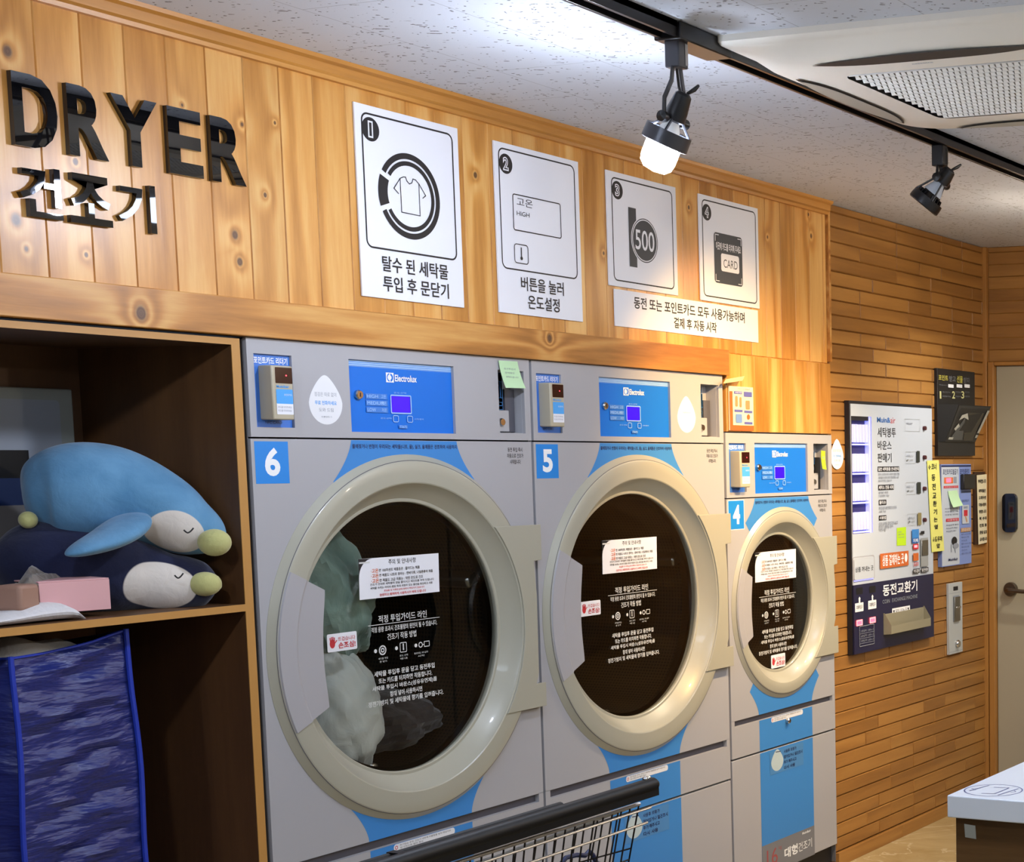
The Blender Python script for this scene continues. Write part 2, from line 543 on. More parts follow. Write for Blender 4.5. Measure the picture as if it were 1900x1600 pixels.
def island(mb, u0, u1, v0, v1, put, c=.0025, mi=0):
    "one chamfered board face; put(u, v, depth) gives a point"
    d0, d1 = .0036, 0
    o = [put(u0, v0, d0), put(u1, v0, d0), put(u1, v1, d0), put(u0, v1, d0)]
    i = [put(u0 + c, v0 + c, d1), put(u1 - c, v0 + c, d1), put(u1 - c, v1 - c, d1), put(u0 + c, v1 - c, d1)]
    mb.add(o + i, [(4, 5, 6, 7), (0, 1, 5, 4), (1, 2, 6, 5), (2, 3, 7, 6), (3, 0, 4, 7)], mi)


# vertical pine boards above the machines
mb = MB()
x = 2.210 - .0985 * 8
while x < 5.484:
    x2 = min(x + .0985, 5.484)
    island(mb, x, x2, 1.905, 2.45, lambda u, v, d: (u, d, v), .0022)
    x = x2
mb.box(1.4, 5.484, .0035, .03, 1.905, CZ)
for i in range(8):          # lower filler above the small dryer
    a = 4.803 + i * .088; island(mb, a, min(a + .088, 5.500), 1.646, 1.904, lambda u, v, d: (u, -.003 + d, v), .0015)
mb.box(4.803, 5.500, .0005, .03, 1.646, 1.905)
struct(mb.build('wall_upper', 'pine_vertical'), 'vertical pine board wall above the dryers')
mb = MB()
pr = [(.0, 2.443), (-.014, 2.443), (-.016, 2.452), (-.022, 2.457), (-.024, 2.476), (-.034, 2.481), (-.036, 2.49), (.0, 2.49)]
mb.add([(1.2, y, z) for y, z in pr] + [(5.484, y, z) for y, z in pr], [(i, i + 1, i + 9, i + 8) for i in range(7)] + [tuple(range(8)), tuple(range(15, 7, -1))])
struct(mb.build('trim_1', 'crown_wood'), 'pine crown moulding under the ceiling')
struct(MB().box(1.2, 4.80, -.018, .03, 1.831, 1.914).build('trim_2', 'pine_beam', bevel=.002), 'knotty pine beam above the dryers')
struct(MB().box(5.484, 5.499, -.012, .03, 1.912, CZ).build('trim_3', 'pine_beam', bevel=.001), 'pine end strip of the board wall')
# brick-pattern wood wall
mb = MB(); RH = .0535; z = .055; row = 0
while z < CZ:
    z2 = min(z + RH, CZ); x = 5.46 + (row % 3) * .07
    cells = [5.503]
    g = 5.503 + .04
    k = 0
    while g < XR - .02:
        if R.random() < .33 and g - cells[-1] > .17: cells.append(g)
        g += .103
    cells.append(XR - .012)
    for a, b in zip(cells, cells[1:]):
        dd = R.uniform(-.0012, .0012)
        island(mb, a, b, z, z2, lambda u, v, d: (u, .004 + dd + d * 2.2, v), .0036)
    z = z2; row += 1
mb.box(5.503, XR + .1, .013, .1, 0, CZ)
struct(mb.build('wall_back', 'brick_wood'), 'brick-pattern wooden wall')
mb = MB()
for a, b in ((5.5, 6.03), (6.03, 6.55), (6.55, XR - .002)): mb.box(a, b - .001, -.008, .01, 0, .052)
struct(mb.build('baseboard_back', 'brick_wood', bevel=.0015))
struct(MB().box(XR - .020, XR + .01, -.012, .02, 0, CZ).build('trim_4', 'trim_wood', bevel=.003), 'corner strip')
# right wall with the door
mb = MB(); z = 1.985; row = 0
while z < CZ:
    z2 = min(z + RH, CZ); y = 0; ys = [-.014]
    while ys[-1] > -3.0: ys.append(ys[-1] - R.choice((.3, .41, .52)))
    for a, b in zip(ys, ys[1:]): island(mb, b, a, z, z2, lambda u, v, d: (XR + d, u, v), .0028)
    z = z2
mb.box(XR + .004, XR + .1, -.014, .0, 0, CZ); mb.box(XR + .004, XR + .1, YB, -1.0, 0, CZ); mb.box(XR + .004, XR + .1, -1.0, -.014, 1.985, CZ)
struct(mb.build('wall_right', 'brick_wood_y'))
mb = MB(); mb.box(XR - .016, XR + .06, -.044, -.014, 0, 1.985); mb.box(XR - .016, XR + .06, -1.0, -.97, 0, 1.985); mb.box(XR - .016, XR + .06, -.97, -.044, 1.967, 1.985)
struct(mb.build('trim_5', 'trim_wood', bevel=.004), 'wooden door frame')
dr = thing('door_1', 'beige painted door with black digital lock and lever handle', 'door', (XR + .02, -.5, 0)); dr['kind'] = 'structure'; del dr['category']
MB().box(XR + .012, XR + .05, -.97, -.046, .005, 1.966).build('door_leaf', 'door_paint', dr, bevel=.002)
mb = MB(); yc, zc = -.1165, 1.31
mb.add(*(lambda P: ([(XR - .014, yc + a, zc + b) for a, b in P] + [(XR + .012, yc + a, zc + b) for a, b in P], [tuple(range(len(P))), tuple(range(2 * len(P) - 1, len(P) - 1, -1))] + [(i, (i + 1) % len(P), (i + 1) % len(P) + len(P), i + len(P)) for i in range(len(P))]))(rr(-.031, .031, -.084, .084, .02)))
lk = mb.build('digital_lock', 'black_gloss', dr, bevel=.003)
mb = MB()
P = rr(-.034, .034, -.087, .087, .022); n_ = len(P)
mb.add([(XR + .004, yc + a, zc + b) for a, b in P] + [(XR + .0118, yc + a, zc + b) for a, b in P], [tuple(range(n_)), tuple(range(2 * n_ - 1, n_ - 1, -1))] + [(i, (i + 1) % n_, (i + 1) % n_ + n_, i + n_) for i in range(n_)])
mb.build('lock_rim', 'chrome', lk)
hd = MB().lathe([(0, -.012), (.029, -.012), (.032, -.006), (.032, .012)], (XR, -.116, .964), (1, 0, 0), 40).build('door_handle', 'brushed', dr)
MB().tube([(XR - .01, -.116, .964), (XR - .045, -.116, .964), (XR - .052, -.13, .963), (XR - .054, -.27, .957)], .0095, 14).build('lever', 'brushed', hd)


# ------------------------------------------------------------------ printing helpers
def drop(mb, cx, cz, wd, h, y, mi=0):
    pts = []
    for k in range(48):
        a = 2 * math.pi * k / 48; s_ = math.sin(a); c_ = math.cos(a)
        f = 1 - .42 * max(0, s_) ** 1.3 if s_ > 0 else 1
        pts.append((cx + wd / 2 * c_ * f, cz + (h * .56 * s_ if s_ > 0 else h * .44 * s_) - h * .06))
    mb.poly(pts, y, mi)


def drop_print(mb, cx, cz, y, m_grey, m_blue):
    mb.text('점검은 따로 없이', cx - .033, cx + .033, cz + .006, cz + .016, y, m_grey)
    mb.text('무료 전화하세요', cx - .033, cx + .033, cz - .014, cz - .004, y, m_blue, .02)
    mb.text('도와 드림', cx - .022, cx + .022, cz - .030, cz - .021, y, m_grey)
    mb.text('의류건조기', cx - .016, cx + .016, cz - .044, cz - .040, y, m_grey)


def plate_holes(mb, x0, x1, z0, z1, holes, y0, y1, mi=0):
    xs = sorted({x0, x1} | {h[0] for h in holes} | {h[1] for h in holes}); zs = sorted({z0, z1} | {h[2] for h in holes} | {h[3] for h in holes})
    inh = lambda x, z: any(h[0] < x < h[1] and h[2] < z < h[3] for h in holes)
    solid = {(i, j): not inh((xs[i] + xs[i + 1]) / 2, (zs[j] + zs[j + 1]) / 2) for i in range(len(xs) - 1) for j in range(len(zs) - 1)}
    for (i, j), s_ in solid.items():
        if not s_: continue
        a, b, c, d = xs[i], xs[i + 1], zs[j], zs[j + 1]
        mb.add([(a, y0, c), (b, y0, c), (b, y0, d), (a, y0, d)], [(0, 1, 2, 3)], mi)
        for di, dj, e in ((-1, 0, (a, a, c, d)), (1, 0, (b, b, c, d)), (0, -1, (a, b, c, c)), (0, 1, (a, b, d, d))):
            if not solid.get((i + di, j + dj), False):
                p, q, r_, t = e; mb.add([(p, y0, r_), (q, y0, t), (q, y1, t), (p, y1, r_)], [(0, 1, 2, 3)], mi)


def plate_circle(mb, x0, x1, z0, z1, cx, cz, r, y0, y1, mi=0, n=96):
    angs = [2 * math.pi * k / n for k in range(n)]
    for X in (x0, x1):
        for Z in (z0, z1): angs.append(math.atan2(Z - cz, X - cx) % (2 * math.pi))
    angs = sorted(set(round(a, 6) for a in angs)); N = len(angs); vs = []
    for a in angs:
        c, s_ = math.cos(a), math.sin(a)
        t = min(((x1 if c > 0 else x0) - cx) / c if abs(c) > 1e-9 else 1e9, ((z1 if s_ > 0 else z0) - cz) / s_ if abs(s_) > 1e-9 else 1e9)
        vs += [(cx + c * t, y0, cz + s_ * t), (cx + c * r, y0, cz + s_ * r), (cx + c * r, y1, cz + s_ * r), (cx + c * t, y1, cz + s_ * t)]
    fs = []
    for i in range(N):
        a = 4 * i; b = 4 * ((i + 1) % N)
        fs += [(a, b, b + 1, a + 1), (a + 1, b + 1, b + 2, a + 2), (a, a + 3, b + 3, b)]
    mb.add(vs, fs, mi)


# ------------------------------------------------------------------ dryers
def make_dryer(num, xc, big, label):
    if big: HW, TOP, SEAM, CZc, RR, G1a, G1b, G2 = .4775, 1.829, 1.606, 1.105, .463, .612, .588, .473
    else: HW, TOP, SEAM, CZc, RR, G1a, G1b, G2 = .3570, 1.642, 1.423, 1.046, .339, .667, .646, .535
    k = RR / .463
    T = thing('tumble_dryer', label, 'dryer', (xc, 0, 0), 'coin operated dryers in the row')
    X = lambda a: xc + a
    # cabinet shell
    mb = MB(); mb.box(X(-HW), X(-HW + .004), .006, .85, .02, TOP); mb.box(X(HW - .004), X(HW), .006, .85, .02, TOP)
    mb.box(X(-HW), X(HW), .006, .85, TOP - .004, TOP); mb.box(X(-HW), X(HW), .846, .85, .02, TOP); mb.box(X(-HW), X(HW), .03, .85, .02, .03)
    mb.box(X(-HW + .003), X(HW - .003), .024, .03, .03, SEAM - RR * .0 - .0 if False else CZc - RR - .005)
    mb.build('cabinet', 'dryer_side', T)
    # control panel with its three recesses
    dz0, dz1 = TOP - .206, TOP - .032
    dw = .178
    if big: rx0, rx1, cx0, cx1 = -.457, -.350, .347, .451
    else: rx0, rx1, cx0, cx1 = -.336, -.232, .221, .327
    rz0, rz1 = TOP - .199, TOP - .034
    mb = MB(); plate_holes(mb, X(-HW + .002), X(HW - .003), SEAM + .002, TOP, [(X(rx0), X(rx1), rz0, rz1), (X(-dw), X(dw), dz0, dz1), (X(cx0), X(cx1), rz0 - .003, rz1 + .002)], -.004, .02)
    mb.build('control_panel', 'dryer_grey', T)
    mb = MB(); y = .004
    mb.box(X(-dw), X(dw), y, y + .004, dz0, dz1, 0)
    for i in range(4): mb.rect(X(-dw), X(dw), dz1 - .004 - i * .0035, dz1 - .0015 - i * .0035, y, 1)
    mb.rect(X(-dw + .001), X(dw - .001), dz1 - .016, dz1 - .001, y, 1)
    for i in range(3): mb.rect(X(-dw + .001), X(dw - .001), dz1 - .006 - i * .0045, dz1 - .005 - i * .0045, y, 0)
    lx = -.052; lz = dz1 - .026
    mb.rect(X(lx), X(lx + .026), lz - .024, lz, y, 2)
    mb.arc(X(lx + .013), lz - .012, .0075, .0105, 100, 260, y, 3); mb.arc(X(lx + .013), lz - .012, .0055, .0105, -80, 80, y, 3)
    mb.poly([(X(lx + .004), lz - .012), (X(lx + .015), lz - .004), (X(lx + .013), lz - .012), (X(lx + .015), lz - .020)], y, 2)
    mb.text('Electrolux', X(lx + .029), X(lx + .104), lz - .021, lz - .004, y, 2, .025)
    for i, (a, b) in enumerate((('고온', 'HIGH'), ('중온', 'MEDIUM'), ('저온', 'LOW'))):
        zz = dz0 + .088 - i * .0165
        mb.rect(X(-.122), X(-.052), zz - .0065, zz + .0065, y, 5)
        mb.text(b, X(-.118), X(-.118 + .009 * len(b)), zz - .004, zz + .004, y, 4); mb.text(a, X(-.072), X(-.056), zz - .0045, zz + .0045, y, 4)
    mb.frame(X(-.042), X(.029), dz0 + .047, dz0 + .094, .004, .003, y, 4)
    mb.text('온도선택', X(-.03), X(.012), dz0 + .097, dz0 + .101, y, 4)
    for a in (-.036, .012): mb.frame(X(a), X(a + .019), dz0 + .026, dz0 + .043, .004, .0018, y, 4)
    mb.text('온도선택', X(-.078), X(-.042), dz0 + .033, dz0 + .037, y, 4); mb.text('시작/정지', X(.036), X(.068), dz0 + .033, dz0 + .037, y, 4)
    mb.rect(X(-.018), X(.012), dz0 + .011, dz0 + .019, y, 5); mb.text('T5675' if big else 'T5290', X(-.015), X(.009), dz0 + .012, dz0 + .018, y, 4)
    dp = mb.build('display_panel', ['panel_blue', 'panel_pale', 'print_white', 'panel_blue', 'pale_print', mat('panel_mist', '3f80d4', .4)], T)
    MB().prism(rr(X(-.038), X(.025), dz0 + .051, dz0 + .090, .003), .0025, .0032).build('lcd_screen', 'lcd', dp)
    lk_ = MB().lathe([(0, -.006), (.009, -.006), (.0115, -.003), (.0115, .004)], (X(-dw + .031), 0, dz0 + .090), (0, 1, 0), 24).build('key_lock', 'chrome', dp)
    MB().box(X(-dw + .0298), X(-dw + .0322), -.0066, -.006, dz0 + .085, dz0 + .095).build('keyhole', 'dark_gap', lk_)
    # card reader
    mb = MB(); mb.box(X(rx0 - .001), X(rx1 + .001), .003, .016, rz0 - .001, rz1 + .001)
    mb.text('포인트카드 리더기', X(rx0 + .006), X(rx1 - .006), rz1 - .022, rz1 - .006, .003, 1, .02)
    mb.text('NFC CARD', X(rx0 + .03), X(rx1 - .03), rz0 + .008, rz0 + .014, .003, 2)
    cr = mb.build('card_reader', [mat('reader_blue', '3f78cf', .4), 'print_white', 'print_navy'], T)
    f0, f1 = rx0 + .018, rx0 + .078; g0, g1 = rz1 - .148, rz1 - .026
    bx = MB().box(X(f0), X(f1), -.035, .012, g0, g1).build('reader_box', 'reader_beige', cr, bevel=.003)
    mb = MB(); y = -.0352
    mb.rect(X(f0 + .010), X(f1 - .002), g1 - .040, g1 - .004, y, 0, .002); mb.disc(X(f0 + .041), g1 - .022, .0016, y, 1, 12)
    mb.text('Muin&air', X(f0 + .012), X(f1 - .012), g1 - .050, g1 - .044, y, 2, .02)
    mb.rect(X(f0 + .010), X(f1 - .003), g0 + .012, g1 - .053, y, 3, .002); mb.rect(X(f0 + .010), X(f1 - .003), g0 + .036, g1 - .053, y, 4, .002)
    mb.text('포인트카드', X(f0 + .032), X(f1 - .005), g0 + .054, g0 + .059, y, 3)
    for i in range(2): mb.text('카드를 터치하세요', X(f0 + .013), X(f1 - .008), g0 + .018 + i * .008, g0 + .023 + i * .008, y, 5)
    mb.build('reader_sticker', ['reader_window', 'led_red' if True else '', 'sky_sticker', 'paper', 'sky_sticker', 'print_grey'], cr)
    mb = MB(); tx = rx1 + .018 if big else rx1 + .004
    mb.frame(X(tx), X(tx + .013), rz1 - .044, rz1 - .030, .0005, .0012, -.0043, 0); mb.text('CARD', X(tx + .002), X(tx + .011), rz1 - .040, rz1 - .034, -.0043, 0)
    mb.text('포인트카드 접촉 사용시', X(tx), X(tx + .004), rz1 - .105, rz1 - .047, -.0043, 0, rot=-90); mb.text('카드를 대고 결제하세요', X(tx + .009), X(tx + .013), rz1 - .113, rz1 - .047, -.0043, 0, rot=-90)
    # coin slot
    cb = MB(); z0, z1 = rz0 - .003, rz1 + .002
    cb.box(X(cx0 - .002), X(cx1 + .002), .045, .049, z0 - .002, z1 + .002)
    cb.box(X(cx0 - .002), X(cx0 + .001), .006, .045, z0, z1); cb.box(X(cx1 - .001), X(cx1 + .002), .006, .045, z0, z1); cb.box(X(cx0), X(cx1), .006, .045, z0 - .002, z0 + .001); cb.box(X(cx0), X(cx1), .006, .045, z1 - .001, z1 + .002)
    cs = cb.build('coin_slot', 'dryer_grey', T)
    cw = cx1 - cx0
    MB().box(X(cx0 + .004), X(cx0 + cw * .56), .012, .045, z0 + .004, z0 + .062).build('coin_box_door', 'dryer_grey', cs, bevel=.002)
    mb = MB(); mb.box(X(cx0 + .004), X(cx0 + cw * .54), .03, .045, z0 + .064, z1 - .006); mb.box(X(cx0 + .012), X(cx0 + .017), .014, .03, z0 + .09, z0 + .135); mb.box(X(cx0 + .02), X(cx0 + .04), .018, .03, z0 + .074, z0 + .084)
    mb.box(X(cx0 + .026), X(cx0 + .034), .012, .03, z0 + .095, z0 + .14)
    mb.build('coin_mechanism', 'steel', cs, bevel=.001)
    MB().box(X(cx0 + cw * .6), X(cx1 - .004), .028, .0445, z0 + .004, z1 - .05).build('coin_return', 'dark_gap' if not big else 'slot_grey', cs)
    MB().lathe([(0, -.008), (.009, -.008), (.011, -.004), (.011, .004)], (X(cx0 + .024), .012, z0 + .030), (0, 1, 0), 20).build('coin_lock', 'chrome', cs)
    # door front panel
    mb2 = MB(); plate_circle(mb2, X(-HW + .002), X(HW - .003), G1a, SEAM - .002, xc, CZc, RR * .93, -.002, .02)
    fp = mb2.build('front_panel', 'dryer_grey', T)
    # blue band and printing on the front panel
    yb = -.0023
    def edge(a):   # half width of band against height above centre
        h = abs(a); t = max(0, min(1, (h - (RR * .86)) / ((SEAM - CZc) - RR * .86)))
        return .180 + .062 * (1 - t) ** 1.6
    top = [(s_ * edge(h), h) for s_ in (1,) for h in [RR * .86 + i * ((SEAM - .003 - CZc) - RR * .86) / 10 for i in range(11)]]
    P = [(X(a), CZc + h) for a, h in top] + [(X(-a), CZc + h) for a, h in reversed(top)]
    # close along the ring so the band stays behind it
    rin = RR * .96
    a0 = math.atan2(top[0][1], top[0][0])
    arc_ = [(X(rin * math.cos(a0 + (math.pi - 2 * a0) * i / 16)), CZc + rin * math.sin(a0 + (math.pi - 2 * a0) * i / 16)) for i in range(17)]
    mb.poly(P + list(reversed(arc_)), yb, 1)
    def edge2(h): t = max(0, min(1, (h - RR * .86) / ((CZc - G1a) - RR * .86))); return .182 + .055 * (1 - t) ** 1.6
    bot = [(edge2(h), -h) for h in [RR * .86 + i * ((CZc - G1a) - RR * .86) / 10 for i in range(11)]]
    mb.build('blue_band', ['band_blue', 'band_blue'], fp); mb = MB()
    P = [(X(a), CZc + h) for a, h in bot] + [(X(-a), CZc + h) for a, h in reversed(bot)]
    a0 = math.atan2(-bot[0][1], bot[0][0])
    arc_ = [(X(rin * math.cos(a0 + (math.pi - 2 * a0) * i / 16)), CZc - rin * math.sin(a0 + (math.pi - 2 * a0) * i / 16)) for i in range(17)]
    mb.poly(P + list(reversed(arc_)), yb, 1)
    mb.build('blue_band', ['band_blue', 'band_blue'], fp); mb = MB(); mb.layer = 4
    mb.text('물에젖거나 변형이 우려되는 세탁물(니트, 울), 실크, 울제품은 건조하여 사용하지', X(-.178), X(.180), SEAM - .025, SEAM - .012, yb, 2, .02)
    mats_ = ['print_black', 'band_blue', 'print_navy', 'number_blue', 'print_white', 'white', 'print_grey', 'sky_sticker']
    mbl = mb; mb = MB(); nx = -HW + .011 if big else -HW + .012
    if not big: mb.rect(X(nx - .002), X(nx + .097), SEAM - .106, SEAM - .006, yb, 4)
    mb.rect(X(nx), X(nx + .095), SEAM - .104, SEAM - .008, yb, 3)
    mb.text(str(num), X(nx + .027), X(nx + .070), SEAM - .087, SEAM - .022, yb, 4, .035)
    mb.build('number_label', mats_, fp); mbl.build('warning_lettering', mats_, fp); mb = MB(); tx = .395 if big else .271
    for i, (s_, hw) in enumerate((('동전 투입 즉시', .030), ('자동으로 건조가', .033), ('시작됩니다.', .022))):
        mb.text(s_, X(tx + .012 - hw), X(tx + .012 + hw), SEAM - .030 - i * .0165, SEAM - .018 - i * .0165, yb, 0, .01)
    mb.build('front_lettering', mats_, fp)
    if big:
        mb = MB(); dc = -.255 if num == 6 else .264
        drop(mb, X(dc), TOP - .132, .102, .116, -.0043, 5); 
        if num == 6: drop_print(mb, X(dc), TOP - .130, -.0043, 6, 7)
        else: mb.text('의류건조기', X(dc - .02), X(dc + .02), TOP - .128, TOP - .124, -.0043, 6)
        mb.build('droplet_sticker', mats_, T)
    # drawer strip and lower panel
    cut = .022
    mb = MB(); plate_holes(mb, X(-HW + .002), X(HW - .003), G2 + .003, G1a + .0, [(X(-HW + cut), X(HW - cut), G1b, G1a + .001)], -.002, .02); dw_ = mb.build('drawer_panel', 'dryer_grey', T)
    MB().box(X(-HW + cut - .01), X(HW - cut + .01), .012, .018, G1b - .004, G1a + .004).build('grip_recess', 'slot_grey', dw_)
    mb = MB(); mb.rect(X(-.180), X(.183), G2 + .003, G1b, yb, 0)
    mb.build('blue_band', 'band_blue', dw_); mb = MB(); mb.layer = 6
    zc_ = G1b + .001; mb.rect(X(-.103), X(.115), zc_ - .020, zc_ - .002, yb, 1, .008); mb.arc(X(-.094), zc_ - .011, .003, .005, 0, 360, yb, 3, 20)
    mb.text('화기엄금 주의: 건조기 내부에 이물질을 넣지 마십시오', X(-.082), X(.100), zc_ - .0095, zc_ - .0045, yb, 2); mb.text('정기적으로 필터 청소', X(-.082), X(0), zc_ - .0165, zc_ - .0115, yb, 2)
    mb.build('warning_strip', ['band_blue', 'white', 'print_black', 'print_red'], dw_)
    MB().lathe([(0, -.014), (.007, -.014), (.010, -.011), (.010, 0), (.007, .0)], (X(.003), -.002, zc_ - .028), (0, 1, 0), 20).build('filter_lock', 'chrome', dw_)
    mb = MB(); mb.box(X(-HW + .002), X(HW - .003), -.002, .02, .09, G2 - .004); lp = mb.build('lower_panel', 'dryer_grey', T, bevel=.0015)
    MB().box(X(-HW + .01), X(HW - .01), .02, .05, .0, .09).build('plinth', 'dark_gap', T)
    mb = MB(); yb = -.0024; mb.rect(X(-.180), X(.183), .095, G2 - .005, yb, 0)
    mb.build('blue_band', 'band_blue', lp); mb = MB(); mb.layer = 6
    wx = -.068; wz = G2 - .047
    lm = ['band_blue', mat('drop_pale', 'b9cbd0', .5), 'print_navy', mat('label_grey', '77797f', .5), 'print_white', mat('brick_red', '9c4a4e', .5), mat('band_shade', '4a86c0', .5)]
    mb.rect(X(-.118), X(.113), wz - .048, wz + .036, yb, 6, .003)
    drop(mb, X(wx), wz, .082, .078, yb, 1); mb.line([(X(wx - .01), wz + .03), (X(wx + .022), wz + .028)], .003, yb, 2)
    for i, s_ in enumerate(('사용후 의류가', '젖어있거나 덜건조시', '추가 해주시고', '다시 사용')):
        mb.text(s_, X(-.024), X(-.024 + (.088, .130, .086, .076)[i]), wz + .016 - i * .0195, wz + .029 - i * .0195, yb, 2, .02)
    mb.build('care_sticker', lm, lp); mb = MB(); mb.layer = 6
    if True:
        mb.rect(X(-.180), X(.183), .088 + (.002 if big else .0), .198, yb, 3)
        mb.text('16' if not big else '25', X(-.150), X(-.078), .118, .176, yb, 5); mb.text('kg', X(-.07), X(-.05), .160, .176, yb, 5)
        mb.text('대형', X(-.032), X(.060), .120, .158, yb, 4, .03); mb.text('건조기', X(.066), X(.162), .122, .156, yb, 4, .0); mb.text('Muin&air', X(.094), X(.156), .181, .190, yb, 4, .02)
    mb.build('capacity_label', lm, lp)
    # porthole ring
    org = (xc, 0, CZc)
    if big: prof = [(.43, .02), (.465, .02), (.464, -.003), (.4605, -.006), (.449, -.0175), (.4465, -.0195), (.4440, -.0205), (.420, -.0210), (.3945, -.0205), (.3915, -.0188), (.3898, -.0150), (.372, .0060), (.3535, .0245), (.3515, .0245), (.3465, .0245), (.3445, .0262), (.3435, .035), (.35, .05), (.43, .05)]
    else: prof = [(.31, .02), (.341, .02), (.340, -.003), (.337, -.005), (.326, -.012), (.3235, -.0140), (.3205, -.0148), (.303, -.0153), (.2885, -.0148), (.2858, -.0135), (.2843, -.0105), (.267, .0080), (.2500, .0215), (.2480, .0215), (.2430, .0215), (.2412, .0232), (.239, .03), (.245, .045), (.31, .045)]
    rg = MB().lathe(prof, org, (0, 1, 0), 128).build('door_ring', 'ring_grey', T)
    gy = .030 if big else .026
    gr = .3435 if big else .239
    gl = MB().lathe([(0, gy), (gr, gy)], org, (0, 1, 0), 96).build('door_glass', GL, T)
    # seam line between outer flange and ring face
    MB().lathe([(prof[4][0] + .0006, prof[4][1] - .0003), (prof[4][0] - .0012, prof[4][1] - .0009)], org, (0, 1, 0), 128).build('ring_seam', 'slot_grey', rg)
    # hinge cover on the right
    if big: t1, n1, n2_, t2, lipr, hx, nxx = .270, .171, -.175, -.242, .3955, HW - .002, HW - .036
    else: t1, n1, n2_, t2, lipr, hx, nxx = .222, .116, -.117, -.219, .289, HW + .003, HW - .022
    Pp = [(hx, t1), (hx, n1), (nxx, n1 - .002), (nxx + .008, n1 - .10), (nxx + .006, n2_ + .03), (nxx - .006, n2_), (hx, n2_), (hx, t2)]
    aa0 = -math.asin(min(1, -t2 / lipr)); aa1 = math.asin(min(1, t1 / lipr))
    Pp += [(lipr * math.cos(aa0 + (aa1 - aa0) * i / 24), lipr * math.sin(aa0 + (aa1 - aa0) * i / 24)) for i in range(25)]
    MB().prism([(X(a), CZc + b) for a, b in Pp], -.0245 if big else -.018, -.0185 if big else -.0135).build('hinge_cover', 'ring_grey', T, bevel=.0012)
    mb = MB(); mb.box(X(hx - .006), X(hx - .001), -.0185 + (.004 if not big else 0), -.002, CZc + t2 + .002, CZc + n2_ - .002); mb.build('hinge_arm', 'ring_dark', T)
    mb = MB(); mb.box(X(hx - .006), X(hx - .001), -.0185 + (.004 if not big else 0), -.002, CZc + n1 + .002, CZc + t1 - .002)
    mb.build('hinge_arm', 'ring_dark', T)
    # pull pad on the left
    ro, rl, ri = (.4475, .390, .309) if big else (.3245, .284, .2255)
    vs = []; nA = 28; fs = []
    for i in range(nA + 1):
        th = 154.3 + (204.3 - 154.3) * i / nA; u = (th - 179.3) / 25; a = math.radians(th)
        rin_ = ri + (.016 * u * u + .004 * abs(u) ** 8) * (1 if big else .75); yy = -.0235 if big else -.0175
        for r_, y_ in ((ro, yy + .006), (ro - .003, yy), (rl + .006, yy), (rl - .002, yy + .0045), (rin_ + .012, yy + .0055), (rin_ + .002, yy + .0065), (rin_, yy + .010), (rin_ + .002, yy + .02)):
            vs.append((xc + r_ * math.cos(a), y_, CZc + r_ * math.sin(a)))
    for i in range(nA):
        for j in range(7): a = i * 8 + j; fs.append((a, a + 1, a + 9, a + 8))
    fs += [tuple(range(8)), tuple(nA * 8 + j for j in range(7, -1, -1))]
    mb = MB(); mb.add(vs, fs, 0, True); mb.build('door_handle', 'pad_grey', T)
    # printing on the glass
    gyt = gy - .0015; mb = MB()
    o = CZc; gx = 0
    sx = 1.0
    nz = .106 if big else .080; nz1 = .207 if big else .184
    mb.poly([(X(-.145), o + nz), (X(.130), o + nz), (X(.132), o + nz1), (X(-.143), o + nz1)], gyt, 1)
    mb.poly([(X(-.144), o + nz + .052)] + [(X(-.144 + .046 * (1 - math.cos(math.pi / 2 * i / 8))), o + nz + .052 + (nz1 - nz - .053) * math.sin(math.pi / 2 * i / 8)) for i in range(1, 9)] + [(X(-.144), o + nz1)], gyt, 2)
    mb.rect(X(-.142), X(-.107), o + nz1 - .012, o + nz1 - .008, gyt, 0)
    def T_(s_, a, b, c, d, mi, bold=.01): mb.text(s_, X(a), X(b), o + nz + c, o + nz + d, gyt, mi, bold)
    T_('주의 및 안내사항', -.045, .050, .082, .095, 2)
    for i in range(3):
        T_('·고온', -.105, -.080, .064 - i * .0125, .074 - i * .0125, 4, .02)
        T_(('면 100퍼센트 제품등은 : 줄어드는 제품', '면 제품도 니트의 경우는 : 면바지류, 나일론류의 제품', '면 제품도 고급 의류는 : 약한 온도로 건조')[i], -.078, (.062, .108, .072)[i], .065 - i * .0125, .073 - i * .0125, 2)
    T_('건조가 안되면 세탁물의 양을 줄이시고 재건조를 부탁 드립니다', -.110, .110, .032, .038, 2)
    T_('세탁물 속에는 라이터 펜등 화재 위험이 있는 물건을 확인하고 사용', -.110, .105, .023, .029, 2)
    T_('분실물 및 의류손상에 대해서 책임지지 않습니다', -.065, .075, .015, .020, 3)
    T_('안전하고 쾌적하게 사용하시기 부탁 드립니다', -.080, .080, .004, .011, 3, .02)
    gm_ = [mat('glass_white', 'd6d8d6', .6), 'paper', 'print_black', 'print_red', 'print_orange']
    mb.build('notice_sticker', gm_, gl); mb = MB(); mb.layer = 2
    # white guidance lettering
    gz = -.0 if big else -.013
    def G(s_, a, b, c, d, bold=.012): mb.text(s_, X(a), X(b), o + c + gz, o + d + gz, gyt, 0, bold)
    G('적정 투입가이드 라인', -.087, .080, .043, .062, .01)
    mb.rect(X(-.122), X(.126), o + .0385 + gz, o + .0400 + gz, gyt, 0)
    G('적정 용량 초과시 건조불량의 원인이 될 수 있습니다.', -.112, .116, .020, .034)
    G('건조기 작동 방법', -.060, .040, -.003, .014)
